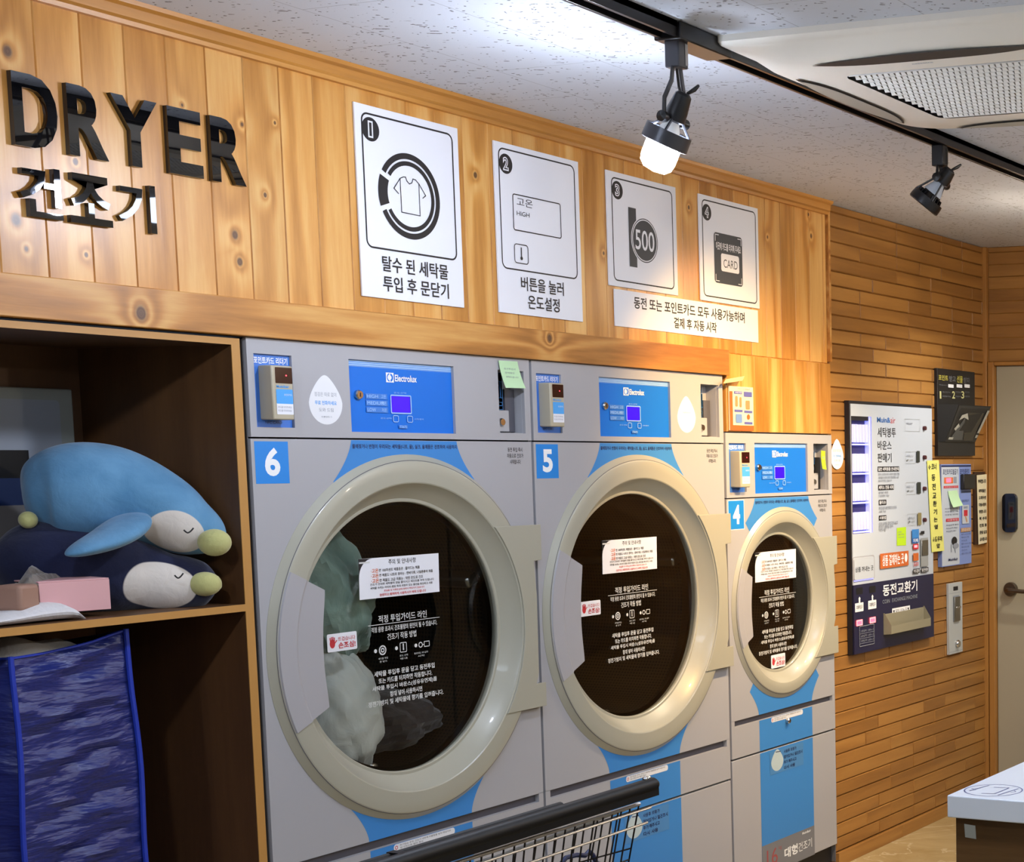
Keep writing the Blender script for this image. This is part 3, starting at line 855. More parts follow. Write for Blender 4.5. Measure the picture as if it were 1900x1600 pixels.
    for i, cxx in enumerate((-.078, -.008, .052)):
        zc2 = o - .026 + gz
        if i == 0: mb.arc(X(cxx), zc2, .009, .0125, 0, 360, gyt, 0, 30); mb.arc(X(cxx), zc2, .003, .006, 0, 360, gyt, 0, 20)
        if i == 1: mb.frame(X(cxx - .012), X(cxx + .012), zc2 - .013, zc2 + .013, .004, .002, gyt, 0); mb.line([(X(cxx), zc2 + .008), (X(cxx), zc2 - .006)], .004, gyt, 0)
        if i == 2: mb.arc(X(cxx), zc2, .005, .0075, 0, 360, gyt, 0, 20); mb.frame(X(cxx + .012), X(cxx + .032), zc2 - .007, zc2 + .008, .002, .002, gyt, 0); mb.disc(X(cxx - .017), zc2, .005, gyt, 0, 14); mb.rect(X(cxx + .007), X(cxx + .012), zc2 - .001, zc2 + .001, gyt, 0)
        if i < 2: mb.disc(X(cxx - .024), zc2, .005, gyt, 0, 14)
        mb.text(('세탁물 투입', '온도 선택', '동전투입, 카드결제')[i], X(cxx - (.016, .014, .024)[i]), X(cxx + (.016, .014, .024)[i]), zc2 - .023, zc2 - .018, gyt, 0); mb.text(('문 닫기', '버튼 누름', '시작')[i], X(cxx - .012), X(cxx + .012), zc2 - .031, zc2 - .026, gyt, 0)
    for i, (s_, a, b) in enumerate((('세탁물 투입후 문을 닫고 동전투입', -.112, .098), ('또는 카드를 터치하면 작동합니다.', -.098, .088), ('세탁물 투입시 바운스(섬유유연제)를', -.120, .104), ('함께 넣어 사용하시면', -.062, .050), ('정전기방지 및 세탁물에 향기를 입혀줍니다.', -.136, .126))):
        G(s_, a, b, -.091 - i * .0185, -.077 - i * .0185, .02)
    mb.build('glass_lettering', gm_, gl); mb = MB(); mb.layer = 8
    # hand warning sticker
    if big: hx0, hz0, hw_, hh = -.255, -.013, .094, .044
    else: hx0, hz0, hw_, hh = -.053, -.234, .096, .048
    mb.rect(X(hx0), X(hx0 + hw_), o + hz0, o + hz0 + hh, gyt, 1, .004)
    hx1 = X(hx0 + .016); hz1 = o + hz0 + hh * .45
    mb.disc(hx1, hz1, .0085, gyt, 3, 20, .011)
    for i in range(4): mb.line([(hx1 - .006 + i * .004, hz1 + .006), (hx1 - .007 + i * .0045, hz1 + .017 - abs(i - 1.5) * .002)], .003, gyt, 3)
    mb.line([(hx1 + .006, hz1), (hx1 + .013, hz1 + .007)], .003, gyt, 3)
    mb.text('뜨겁습니다', X(hx0 + .034), X(hx0 + hw_ - .006), o + hz0 + hh * .56, o + hz0 + hh * .80, gyt, 3); mb.text('손조심!', X(hx0 + .034), X(hx0 + hw_ - .006), o + hz0 + hh * .15, o + hz0 + hh * .50, gyt, 3, .02)
    mb.build('warning_sticker', gm_, gl)
    # black lettering on the lower slope of the ring
    mb = MB(); rt = .372 * k; s_all = '고온주의 건조기통 화상주의 손조심'
    for i, ch in enumerate(s_all):
        if ch == ' ': continue
        a = math.radians(-92 + i * 1.75 * (1.0 if big else 1.15)); v, f_ = text_mesh(ch, .02); 
        ax = sum(p[0] for p in v) / len(v); ay = .35; sc_ = .0125 * (1 if big else .85); out = []
        for p in v:
            tu = (p[0] - ax) * sc_; tr = rt - (p[1] - ay) * sc_
            aa = a + tu / rt; yy = (.010 + (rt / k - .372) * 0) if True else 0
            rr_ = tr; yy = .010 - (tr - rt) * 1.05 - .0016
            out.append((xc + rr_ * math.cos(aa), yy, CZc + rr_ * math.sin(aa)))
        mb.add(out, f_, 0)
    mb.build('ring_lettering', 'print_black', rg)
    # drum inside
    mb = MB(); r_ = .335 if big else .235; n = 72; vs = []; fs = []; L = [.052 + i * .06 for i in range(11)]
    for i in range(n + 1):
        a = 2 * math.pi * i / n
        for y_ in L: vs.append((xc + (r_ + (.05 if y_ > .06 else .0)) * math.cos(a), y_, CZc + (r_ + (.05 if y_ > .06 else 0)) * math.sin(a)))
    for i in range(n):
        for j in range(len(L) - 1): a = i * len(L) + j; fs.append((a, a + len(L), a + len(L) + 1, a + 1))
    b0 = len(mb.v)
    mb.add(vs, fs, 0, True)
    for i in range(n + 1):
        for j, y_ in enumerate(L): mb.uv[b0 + i * len(L) + j] = (i * 2 * math.pi * (r_ + .05) / n / .0115, y_ / .0115)
    dm = mb.build('drum', 'perforated_steel', T)
    MB().lathe([(0, .652), (.16 * k, .652), (.17 * k, .648), (r_ + .05, .652)], org, (0, 1, 0), 64).build('drum_back', 'drum_tan', dm)
    for i in range(3):
        mb = MB(); a = math.radians(-100 + i * 120); c_, s_ = math.cos(a), math.sin(a); ctr = Vector((xc + c_ * (r_ + .02), .36, CZc + s_ * (r_ + .02)))
        mb.obox(ctr, ((c_, 0, s_), (0, 1, 0), (-s_, 0, c_)), (.028, .27, .016))
        mb.build('drum_paddle', 'steel', dm, bevel=.008)
    return T


D6 = make_dryer(6, 3.342, True, 'large grey front-load dryer numbered 6, laundry behind its glass')
D5 = make_dryer(5, 4.302, True, 'large grey empty dryer numbered 5 in the middle of the row')
D4 = make_dryer(4, 5.143, False, 'smaller grey dryer numbered 4, next to the brick-pattern wooden wall')

# laundry in dryer 6
fabric_mat('mint_cloth', '3f5a52', '8fa89a', 5, .9, .5, 10)
fabric_mat('satin_cloth', 'b4b8b0', 'cdd0c8', 3, .45, .5, 9)
fabric_mat('dark_cloth', '14100f', '241b1a', 6, .95, .3, 20)


def cloth_blob(name, c, rad, mt, seed, amp, label, n=56, m=36, folds=9, tilt=0):
    mb = MB(); mb.sphere((0, 0, 0), 1, 0, n, m); rg_ = random.Random(seed); ph = [rg_.uniform(0, 6) for _ in range(8)]
    out = []
    for v in mb.v:
        x_, y_, z_ = v; d = 1 + amp * (math.sin(folds * x_ + 4 * z_ + ph[0]) * .5 + math.sin(folds * 1.7 * z_ - 3 * x_ + ph[1]) * .3 + math.sin(folds * 2.6 * (x_ + .4 * z_) + ph[2]) * .25)
        q = (x_ * rad[0] * d, y_ * rad[1] * d, z_ * rad[2] * d)
        ct, st = math.cos(tilt), math.sin(tilt)
        out.append((c[0] + q[0] * ct - q[2] * st, c[1] + q[1], c[2] + q[0] * st + q[2] * ct))
    mb.v = out
    return tag(mb.build(name, mt, loc=c), label, 'laundry')


cloth_blob('crumpled_shirt', (3.20, .155, 1.225), (.135, .095, .19), 'mint_cloth', 3, .10, 'pale green crumpled shirt pressed against the glass of dryer 6', tilt=.35)
cloth_blob('satin_pillowcase', (3.215, .125, .925), (.115, .075, .165), 'satin_cloth', 5, .07, 'whitish satin pillowcase at the lower left inside dryer 6', tilt=.25)
cloth_blob('dark_garment', (3.43, .26, .86), (.21, .17, .085), 'dark_cloth', 9, .08, 'dark brown garment lying at the bottom of the dryer 6 drum')

# ------------------------------------------------------------------ notes stuck to the machines
def note(name, pts, y, mt, label, lines=(), cat='note', curl=.0, bold=.0, printm='print_grey'):
    "sheet of paper with corners pts (x,z) tl,tr,br,bl"
    (ax, az), (bx, bz), (cx_, cz_), (dx, dz) = pts; nu, nv = 6, 10; vs = []; fs = []
    for j in range(nv + 1):
        v = j / nv
        for i in range(nu + 1):
            u = i / nu; x_ = (ax * (1 - u) + bx * u) * (1 - v) + (dx * (1 - u) + cx_ * u) * v; z_ = (az * (1 - u) + bz * u) * (1 - v) + (dz * (1 - u) + cz_ * u) * v
            vs.append((x_, y - curl * v * v, z_))
    off = len(vs); vs += [(a, b + .0004, c) for a, b, c in vs]
    for j in range(nv):
        for i in range(nu): a = j * (nu + 1) + i; fs += [(a, a + 1, a + nu + 2, a + nu + 1), (off + a, off + a + nu + 1, off + a + nu + 2, off + a + 1)]
    mb = MB(); mb.add(vs, fs)
    for s_, u0, u1, v0, v1 in lines:
        x0 = ax + (bx - ax) * u0; x1 = ax + (bx - ax) * u1; z1 = az + (dz - az) * v0; z0 = az + (dz - az) * v1; sh = (dx - ax) * (v0 + v1) / 2
        mb.text(s_, x0 + sh, x1 + sh, z0, z1, y - curl * ((v0 + v1) / 2) ** 2 - .001, 1, bold)
    c = ((ax + cx_) / 2, y, (az + cz_) / 2)
    return tag(mb.build(name, [mt, printm], loc=c), label, cat)


def q2(px, py, y=0): p = W3(px, py, y); return (p.x, p.z)


note('sticky_note', [q2(925, 669, -.008), q2(960, 671, -.008), q2(969, 721, -.008), q2(932, 720, -.008)], -.008, 'sticky_green', 'pale green sticky note hanging over the coin slot of dryer 6',
     [('동전투입시', .2, .8, .25, .32), ('잔액확인', .2, .7, .4, .47), ('부탁드립니다', .2, .85, .55, .62)], curl=.012)
note('sticky_note', [(5.417, 1.585), (5.447, 1.583), (5.437, 1.515), (5.408, 1.518)], -.006, 'sticky_lime', 'yellow green sticky note in the coin slot of dryer 4', [('메모', .2, .8, .3, .5)], curl=.01)

# ------------------------------------------------------------------ wall lettering
LT = thing('dryer_lettering', 'large glossy black DRYER letters on the pine board wall', 'lettering', (2.62, -.012, 2.16))
cap1, cap0 = 2.299, 2.160
spans = [(2.345, 2.437), (2.459, 2.545), (2.556, 2.664), (2.688, 2.772), (2.795, 2.884)]
for ch, (a, b) in zip('DRYER', spans):
    MB().text(ch, a, b, cap0, cap1, -.0118, 0, .028, depth=.0115).build('letter', 'letter_black', LT)
LK = thing('korean_lettering', 'glossy black Korean letters below the DRYER word', 'lettering', (2.50, -.012, 2.02))
for ch, (a, b) in zip('건조기', ((2.348, 2.436), (2.452, 2.545), (2.560, 2.648))):
    MB().text(ch, a, b, 2.028, 2.126, -.0118, 0, .018, depth=.0115).build('syllable', 'letter_black', LK)

# ------------------------------------------------------------------ instruction signs
SY = -.006


def sign(x0, x1, z0, z1, label, draw, fz0=None, thick=.005):
    T = thing('instruction_sign', label, 'sign', ((x0 + x1) / 2, 0, z0), 'numbered instruction signs on the pine wall')
    MB().box(x0, x1, SY, SY + thick, z0, z1).build('board', 'paper', T, bevel=.0008)
    mb = MB(); draw(mb, SY - .0003); mb.build('print', ['print_black', 'paper', mat('slate_print', '30363f', .5)], T)
    return T


def numeral(mb, cx, cz, r, s_, y):
    mb.disc(cx, cz, r, y, 0); mb.text(s_, cx - r * .42, cx + r * .42, cz - r * .68, cz + r * .68, y, 1, .06); mb.text(s_, cx - r * .30, cx + r * .30, cz - r * .56, cz + r * .56, y, 0, -.012)


def d1(mb, y):
    x0, x1, z0, z1 = 3.216, 3.568, 1.951, 2.409
    mb.frame(x0 + .020, x1 - .020, z0 + .118, z1 - .018, .02, .0045, y, 0)
    cx, cz = q2(687, 240, SY); mb.disc(cx, cz, .0285, y, 0); mb.frame(cx - .008, cx + .008, cz - .020, cz + .020, .0005, .004, y, 1)
    cx, cz = q2(760, 365, SY)
    mb.arc(cx, cz, .0905, .105, -153, 150, y, 0, 80); mb.arc(cx, cz, .0745, .0855, -150, 147, y, 0, 80); mb.arc(cx, cz, .0745, .1055, 157, 200, y, 0, 20)
    L = [(-.028, .033), (-.022, .042), (-.012, .045), (-.007, .037), (.0, .033), (.008, .035), (.012, .042), (.024, .039), (.034, .030), (.033, -.042), (-.032, -.042), (-.030, .030)]
    mb.line([(cx + a, cz + b) for a, b in [(-.030, -.042), (-.031, .040), (-.020, .045), (-.012, .046), (-.008, .037), (.000, .031), (.009, .035), (.013, .045), (.022, .044), (.033, .036), (.033, -.043), (-.030, -.042)]], .0022, y, 0)
    mb.line([(cx - .031, cz + .040), (cx - .053, cz + .013), (cx - .038, cz + .002)], .0022, y, 0); mb.line([(cx + .033, cz + .036), (cx + .055, cz + .010), (cx + .044, cz + .002)], .0022, y, 0)
    mb.text('탈수 된 세탁물', x0 + .068, x1 - .057, z0 + .066, z0 + .104, y, 0, .012); mb.text('투입 후 문닫기', x0 + .068, x1 - .057, z0 + .018, z0 + .056, y, 0, .012)


def d2(mb, y):
    x0, x1, z0, z1 = 3.703, 4.057, 1.951, 2.403
    mb.frame(x0 + .016, x1 - .018, z0 + .118, z1 - .014, .02, .004, y, 0)
    numeral(mb, *q2(938, 304, SY), .0265, '2', y)
    a = q2(950, 357, SY); b = q2(1042, 452, SY); mb.frame(a[0], b[0], 2.176, a[1] - .002, .008, .003, y, 0)
    mb.text('고온', *(lambda p, q: (p[0], q[0], q[1], p[1]))(q2(958, 366, SY), q2(988, 387, SY)), y, 0); mb.text('HIGH', *(lambda p, q: (p[0], q[0], q[1], p[1]))(q2(958, 391, SY), q2(982, 404, SY)), y, 0)
    a = q2(953, 451, SY); mb.frame(a[0], a[0] + .058, a[1] - .053, a[1], .01, .0025, y, 0); cx = a[0] + .029; mb.line([(cx, a[1] - .010), (cx, a[1] - .034)], .004, y, 0); mb.disc(cx, a[1] - .038, .005, y, 0)
    mb.text('버튼을 눌러', x0 + .089, x1 - .084, z0 + .066, z0 + .104, y, 0, .012); mb.text('온도설정', x0 + .115, x1 - .105, z0 + .018, z0 + .056, y, 0, .012)


def d3(mb, y):
    x0, x1, z0, z1 = 4.185, 4.535, 2.068, 2.402
    mb.frame(x0 + .022, x1 - .020, z0 + .016, z1 - .016, .018, .004, y, 0)
    numeral(mb, *q2(1145, 353, SY), .0265, '3', y)
    a = q2(1165, 384, SY); b = q2(1182, 500, SY); mb.rect(a[0], a[0] + .038, 2.133, a[1], y, 2)
    c = q2(1196, 447, SY); mb.disc(c[0], c[1], .069, y, 1, 48); mb.arc(c[0], c[1], .063, .066, 0, 360, y, 2); mb.disc(c[0], c[1], .060, y, 2, 48)
    mb.text('500', c[0] - .048, c[0] + .048, c[1] - .030, c[1] + .030, y, 1, .008)


def d4(mb, y):
    x0, x1, z0, z1 = 4.661, 5.014, 2.066, 2.402
    mb.frame(x0 + .016, x1 - .016, z0 + .014, z1 - .014, .018, .004, y, 0)
    numeral(mb, *q2(1311, 394, SY), .026, '4', y)
    a = q2(1324, 430, SY); b = q2(1378, 533, SY)
    mb.rect(a[0], b[0], b[1], a[1], y, 2, .012)
    for sx_, sz in ((0, 0), (1, 0), (0, 1), (1, 1)):
        X0 = a[0] + .007 if sx_ == 0 else b[0] - .007; Z0 = b[1] + .007 if sz == 0 else a[1] - .007; dx = .02 * (1 - 2 * sx_); dz = .02 * (1 - 2 * sz)
        mb.line([(X0 + dx, Z0), (X0, Z0), (X0, Z0 + dz)], .0025, y, 1)
    mb.text('이곳에 카드를 터치해 주세요', a[0] + .010, b[0] - .010, a[1] - .055, a[1] - .030, y, 1, .02)
    c = q2(1337, 471, SY); d = q2(1371, 509, SY); mb.rect(c[0], d[0], d[1], c[1] + .002, y, 1, .008)
    mb.text('CARD', c[0] + .014, d[0] - .010, (c[1] + d[1]) / 2 - .015, (c[1] + d[1]) / 2 + .012, y, 2)


sign(3.216, 3.568, 1.951, 2.409, 'white sign 1 with a T-shirt inside a ring, above the dryers', d1)
sign(3.703, 4.057, 1.951, 2.403, 'white sign 2 showing a temperature button and HIGH', d2)
sign(4.185, 4.535, 2.068, 2.402, 'white sign 3 with a 500 coin going into a slot', d3)
sign(4.661, 5.014, 2.066, 2.402, 'white sign 4 with a dark CARD reader drawing', d4)
T = thing('caption_board', 'wide white caption board with two Korean lines under signs 3 and 4', 'sign', (4.607, 0, 1.951))
MB().box(4.211, 5.005, -.004, .0, 1.951, 2.060).build('board', 'paper', T, bevel=.0006)
mb = MB(); mb.text('동전 또는 포인트카드 모두 사용가능하며', 4.305, 4.920, 2.010, 2.046, -.0043, 0, .02); mb.text('결제 후 자동 시작', 4.510, 4.750, 1.966, 2.000, -.0043, 0, .02)
mb.build('print', ['print_black'], T)

# flyer and tag beside dryer 5
T = thing('flyer', 'small colourful illustrated flyer above dryer 4', 'flyer', (4.883, -.006, 1.65))
MB().box(4.808, 4.954, -.010, -.005, 1.650, 1.797).build('sheet', 'cream_paper', T)
mb = MB(); y = -.0103
mb.rect(4.808, 4.954, 1.650, 1.668, y, 1); mb.rect(4.808, 4.826, 1.650, 1.78, y, 1)
for (a, b, c, d) in ((4.835, 4.885, 1.772, 1.781), (4.895, 4.945, 1.764, 1.781), (4.835, 4.885, 1.712, 1.720), (4.895, 4.945, 1.710, 1.718), (4.895, 4.945, 1.672, 1.680)): mb.rect(a, b, c, d, y, 2)
for (a, b, c, d) in ((4.842, 4.856, 1.73, 1.765), (4.868, 4.880, 1.728, 1.762), (4.905, 4.930, 1.722, 1.752)): mb.rect(a, b, c, d, y, 3, .004)
mb.rect(4.842, 4.880, 1.676, 1.705, y, 4, .004); mb.disc(4.92, 1.697, .009, y, 1)
mb.text('건조기 사용안내', 4.855, 4.93, 1.786, 1.793, y, 2); mb.text('세탁물 꺼내기', 4.84, 4.882, 1.774, 1.779, y, 0)
mb.build('print', ['paper', 'acrylic_red', mat('print_violet', '5b5fa8', .5), mat('print_tan', 'c0885a', .5), mat('print_blue2', '6a8cc8', .5)], T)
T = thing('hanging_tag', 'small cream plastic tag sticking out at the top right of dryer 5', 'tag', (4.80, -.02, 1.79))
MB().prism([q2(1341, 712, -.03), q2(1376, 707, -.03), q2(1380, 698, -.03), q2(1346, 704, -.03)], -.034, -.030).build('tag_body', mat('tag_cream', 'd9c490', .5), T, bevel=.001)
MB().tube([q2(1350, 703, -.03)[:1] + (-.028,) + q2(1350, 703, -.03)[1:], (4.79, -.01, 1.80)], .0015, 6).build('tag_string', 'print_black', T)
mb = MB(); P = MB(); drop(P, 5.546, 1.572, .098, .113, .0005, 0); drop_print(P, 5.546, 1.574, .0003, 1, 2); tag(P.build('droplet_sticker', ['white', 'print_grey', 'sky_sticker'], loc=(5.547, 0, 1.51)), 'white droplet shaped sticker on the wooden wall beside dryer 4', 'sticker')

# ------------------------------------------------------------------ vending machine
V = thing('vending_machine', 'white and navy wall vending and coin changing machine on the wooden wall', 'vending machine', (5.965, 0, .81))
VX0, VX1, VZ0, VZ1, VY = 5.617, 6.312, .806, 1.762, -.022
wx0, wx1, wz0, wz1 = 5.650, 5.800, 1.196, 1.680
sx0, sx1, sz0, sz1 = 5.648, 5.800, 1.055 + .04, 1.055 + .04
mb = MB(); mb.box(VX0 - .006, VX1 + .006, -.017, .003, VZ0 - .001, VZ1 + .012); mb = MB(); plate_holes(mb, VX0 - .006, VX1 + .006, VZ0 - .001, VZ1 + .012, [(5.63, 5.83, 1.19, 1.70)], -.017, .003); mb.build('frame', 'print_black', V)
zsplit = 1.073
pu = (q2(1582, 1033, VY)[0], q2(1622, 1028, VY)[0], q2(1600, 1078, VY)[1], q2(1600, 1032, VY)[1])
mb = MB(); wl = (q2(1579, 775, VY)[0], q2(1617, 775, VY)[0], q2(1600, 990, VY)[1], q2(1600, 773, VY)[1])
plate_holes(mb, VX0, VX1, zsplit, VZ1, [wl], VY, VY + .004); fpn = mb.build('front_panel', 'vending_white', V)
MB().box(VX0, VX1, VY - .001, VY + .004, VZ0, zsplit).build('coin_changer_panel', 'navy', V)
mb = MB(); a, b, c, d = wl
mb.box(a, b, -.0005, .0025, c, d, 0)
mb.box(b - .016, b - .001, VY + .004, -.0005, c, d, 1)
H = (d - c) / 4
for i in range(4):
    mb.box(a, b - .016, VY + .006, -.0005, c + i * H + .002, c + i * H + .008, 1)
wd_ = mb.build('display_window', [mat('deep_violet', '23204a', .6, emit='2a2a88', estr=.15), 'display_glow'], V)
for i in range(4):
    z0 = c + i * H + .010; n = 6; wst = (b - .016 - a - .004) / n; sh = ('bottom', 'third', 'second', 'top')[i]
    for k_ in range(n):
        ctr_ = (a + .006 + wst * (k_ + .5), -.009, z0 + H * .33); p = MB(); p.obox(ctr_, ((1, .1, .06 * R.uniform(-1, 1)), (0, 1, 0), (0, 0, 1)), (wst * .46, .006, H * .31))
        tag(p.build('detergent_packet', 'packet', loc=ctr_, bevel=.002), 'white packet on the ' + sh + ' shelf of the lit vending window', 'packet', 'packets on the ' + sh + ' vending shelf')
MB().add([(a, VY + .001, c), (b, VY + .001, c), (b, VY + .001, d), (a, VY + .001, d)], [(0, 1, 2, 3)]).build('window_pane', glass_mat('clear_pane', (.95, .95, 1), 1.3, .6), wd_)
# retrieval flap
mb = MB(); mb.prism(rr(pu[0], pu[1], pu[2], pu[3], .012), VY - .001, VY + .001, 0); mb.prism(rr(pu[0] + .003, pu[1] - .014, pu[2] + .006, pu[3] - .006, .008), VY - .006, VY - .001, 1)
mb.rect(pu[0] + .003, pu[1] - .014, pu[2] + .001, pu[2] + .006, VY - .003, 2); mb.text('상품 꺼내는 곳', pu[0] + .008, pu[1] - .02, (pu[2] + pu[3]) / 2 - .012, (pu[2] + pu[3]) / 2 + .008, VY - .0062, 3, .015)
mb.build('retrieval_flap', [mat('flap_shade', 'a4a6ac', .4), 'vending_white', 'display_glow', 'print_black'], V)
mb = MB(); y = VY - .0004


def vt(s_, px0, py0, px1, py1, mi, bold=.01):
    a_ = q2(px0, py0, VY); b_ = q2(px1, py1, VY); mb.text(s_, a_[0], b_[0], b_[1], a_[1], y, mi, bold)


def vr(px0, py0, px1, py1, mi, r=0):
    a_ = q2(px0, py0, VY); b_ = q2(px1, py1, VY); mb.rect(a_[0], b_[0], b_[1], a_[1], y, mi, r)


vt('Muin&', 1627, 774, 1652, 785, 5, .03); vt('air', 1652, 775, 1661, 786, 6, .0)
vt('세탁봉투', 1628, 793, 1662, 812, 0); vt('바운스', 1628, 818, 1654, 835, 0); vt('판매기', 1628, 841, 1654, 858, 0)
for (X0, Y0, X1, Y1, s_) in ((1628, 866, 1668, 875, '일반 세탁용품 안내판매'), (1629, 900, 1658, 909, '세탁소 전용 세제'), (1630, 928, 1644, 937, '물티슈'), (1630, 957, 1644, 965, '사용법')):
    vr(X0, Y0, X1, Y1, 0); vt(s_, X0 + 1, Y0 + 1.5, X1 - 1, Y1 - 1.5, 1)
for (X0, X1, Y0, s_) in ((1629, 1668, 878, '옷의 소재에 따라 세제의 양을 조절'), (1629, 1667, 884, '세탁물의 양에 따라 적당량을 사용'), (1629, 1654, 890, '섬유유연제도 있습니다'), (1629, 1647, 912, '세탁용 세제'), (1629, 1649, 918, '드럼세탁 가능'), (1630, 1663, 940, '휴대용 물티슈를 판매하고 있어요'), (1630, 1643, 947, '사용 가능'), (1630, 1665, 969, '먼저 금액을 투입구에 넣고'), (1630, 1656, 975, '원하는 상품을 선택'), (1630, 1643, 981, '버튼누름')):
    vt(s_, X0, Y0, X1, Y0 + 4, 2, .02)
for i, (X0, Y0, X1, Y1) in enumerate(((1678, 777, 1706, 801), (1679, 838, 1698, 860), (1680, 895, 1698, 917), (1682, 954, 1699, 974))):
    a_ = q2(X0, Y0, VY); b_ = q2(X1, Y1, VY); mb.frame(a_[0], b_[0], b_[1], a_[1], .002, .0012, y, 3)
    vt(('세탁봉투', '바운스 1', '바운스 2', '물티슈')[i], X0 + 2, (Y0 + Y1) / 2 - 5, X0 + 14, (Y0 + Y1) / 2 - 1, 2, .02)
    if i: vt('₩ 1,000', X0 + 2, Y1 - 8, X0 + 14, Y1 - 4, 3)
for (X0, Y0, X1, Y1, mi) in ((1699, 837, 1705, 858, 8), (1700, 895, 1707, 916, 8), (1701, 952, 1708, 974, 9)): vr(X0, Y0, X1, Y1, mi, .003)
vr(1631, 1028, 1684, 1049, 4); vt('상품 결제하는 곳', 1635, 1031, 1675, 1046, 1, .02); a_ = q2(1679, 1035, VY); mb.disc(a_[0], a_[1], .012, y, 1, 20, .018)
vr(1690, 983, 1703, 999, 7); vr(1690, 999, 1703, 1007, 5); vt('지폐', 1692, 1000, 1701, 1006, 1)
vr(1692, 1010, 1702, 1019, 6); vr(1694, 1012, 1700, 1016, 10)
vr(1706, 986, 1713, 991, 0); vr(1706, 999, 1720, 1050, 3)
vr(1692, 1027, 1702, 1040, 4, .003); vt('500', 1693, 1044, 1702, 1050, 6)
vr(1692, 1056, 1704, 1063, 0); vt('카드결제', 1693, 1057, 1703, 1062, 1); vr(1707, 1054, 1720, 1061, 0); vt('동전반환', 1708, 1055, 1719, 1060, 1)
mb.build('front_print', ['print_black', 'print_white', 'print_grey', mat('mid_grey', '9a9d9c', .5), 'orange', mat('logo_blue', '2c63a8', .5), 'print_red', 'band_blue', mat('pack_dark', '2d3330', .4), mat('pack_gold', '8c8055', .4), 'led_glow'], fpn)
mb = MB(); mb.box(*(lambda a_, b_: (a_[0], b_[0], VY - .010, VY, b_[1], a_[1]))(q2(1707, 1003, VY), q2(1719, 1030, VY))); mb.build('coin_insert', 'steel', V, bevel=.002)
for py in (793, 847, 905, 963):
    p = W3(1713.5, py + 2, VY); MB().lathe([(0, -.012), (.008, -.012), (.009, -.008), (.009, 0)], (p.x, VY, p.z), (0, 1, 0), 16).build('select_button', mat('button_maroon', '4c1c20', .3), V)
# coin changer print
mb = MB(); y = VY - .0014


def W_(px, py): return q2(px, py, VY)


def qt(s_, tl, br, mi, bold=.01): a_ = W_(*tl); b_ = W_(*br); mb.text(s_, a_[0], b_[0], b_[1], a_[1], y, mi, bold)


for (u, v) in ((1594, 1097), (1618, 1094)): a_ = W_(u, v); mb.rect(a_[0] - .026, a_[0] + .026, a_[1] - .013, a_[1] + .013, y, 1, .004)
for (u, v) in ((1594, 1113), (1618, 1109)): a_ = W_(u, v); mb.rect(a_[0] - .006, a_[0] + .006, a_[1] - .012, a_[1] + .004, y, 0); mb.poly([(a_[0] - .009, a_[1] + .003), (a_[0] + .009, a_[1] + .003), (a_[0], a_[1] + .012)], y, 0)
for (u, v) in ((1594, 1127), (1618, 1122)): a_ = W_(u, v); mb.rect(a_[0] - .036, a_[0] + .031, a_[1] - .017, a_[1] + .017, y, 0, .002); mb.text('지폐투입구', a_[0] - .026, a_[0] + .024, a_[1] - .008, a_[1] + .008, y, 2, .02)
a_ = W_(1637, 1107); b_ = W_(1701, 1107)
mb.text('동전교환기', a_[0], b_[0], 1.012 - .0, 1.058, y, 0, .02); mb.text('COIN', a_[0] - .003, a_[0] + .058, .983, .998, y, 3); mb.text('EXCHANGE MACHINE', a_[0] + .078, b_[0], .983, .998, y, 3)
a_ = W_(1670, 1134); mb.rect(a_[0] - .075, a_[0] + .083, a_[1] - .014, a_[1] + .016, y, 0, .002); mb.text('▼ 동전 나오는 곳 ▼', a_[0] - .067, a_[0] + .075, a_[1] - .008, a_[1] + .010, y, 2, .01)
for (u, v) in ((1593.7, 1156), (1618, 1151)): a_ = W_(u, v); mb.rect(a_[0] - .026, a_[0] + .024, a_[1] - .011, a_[1] + .012, y, 4, .003); mb.rect(a_[0] - .018, a_[0] + .016, a_[1] - .006, a_[1] + .006, y, 5)
a_ = W_(1593, 1168); b_ = W_(1621, 1201); mb.frame(a_[0], b_[0], .832, .912, .004, .0025, y, 3)
for i in range(3): mb.text('교환금액 1,000 x 2', a_[0] + .008, b_[0] - .006, .886 - i * .019, .896 - i * .019, y, 3); mb.rect(a_[0], b_[0], .881 - i * .019, .8825 - i * .019, y, 3)
mb.build('coin_changer_print', ['print_white', 'print_black', 'print_black', 'print_grey', 'led_glow', 'led_red'], V)
a_ = W_(1639, 1160); b_ = W_(1714, 1160); zc0 = .862; mb = MB(); xa, xb = a_[0], b_[0] - .005
prf = [(.0, .083), (-.006, .083), (-.036, .034), (-.036, .0), (0, -.004)]
mb.add([(xa, VY + y_ + .0, zc0 + z_) for y_, z_ in prf] + [(xb, VY + y_, zc0 + z_) for y_, z_ in prf], [(3, 2, 7, 8), (4, 3, 8, 9), (0, 1, 2, 3, 4), (9, 8, 7, 6, 5)])
mb.box(xa, xb, VY - .0035, VY - .0012, zc0, zc0 + .078)
mb.build('coin_tray', mat('tray_beige', '9c967e', .35, .2), V, bevel=.002)
note('sticky_note', [q2(1664, 980, VY - .001), q2(1681, 978, VY - .001), q2(1681, 1012, VY - .001), q2(1664, 1013, VY - .001)], VY - .0015, 'sticky_lime', 'lime green sticky note on the vending machine front', [('잔돈', .1, .5, .2, .28), ('문의', .1, .7, .35, .42), ('사무실로', .1, .8, .5, .57)])

# ------------------------------------------------------------------ kiosk, notes, card machine
K = thing('point_kiosk', 'black wall box with yellow 1 2 3 instructions between vending machine and door', 'kiosk', (6.57, 0, 1.566))
MB().box(6.388, 6.766, -.012, .004, 1.566, 1.933).build('back_board', 'kiosk_black', K, bevel=.001)
mb = MB(); y = -.0124


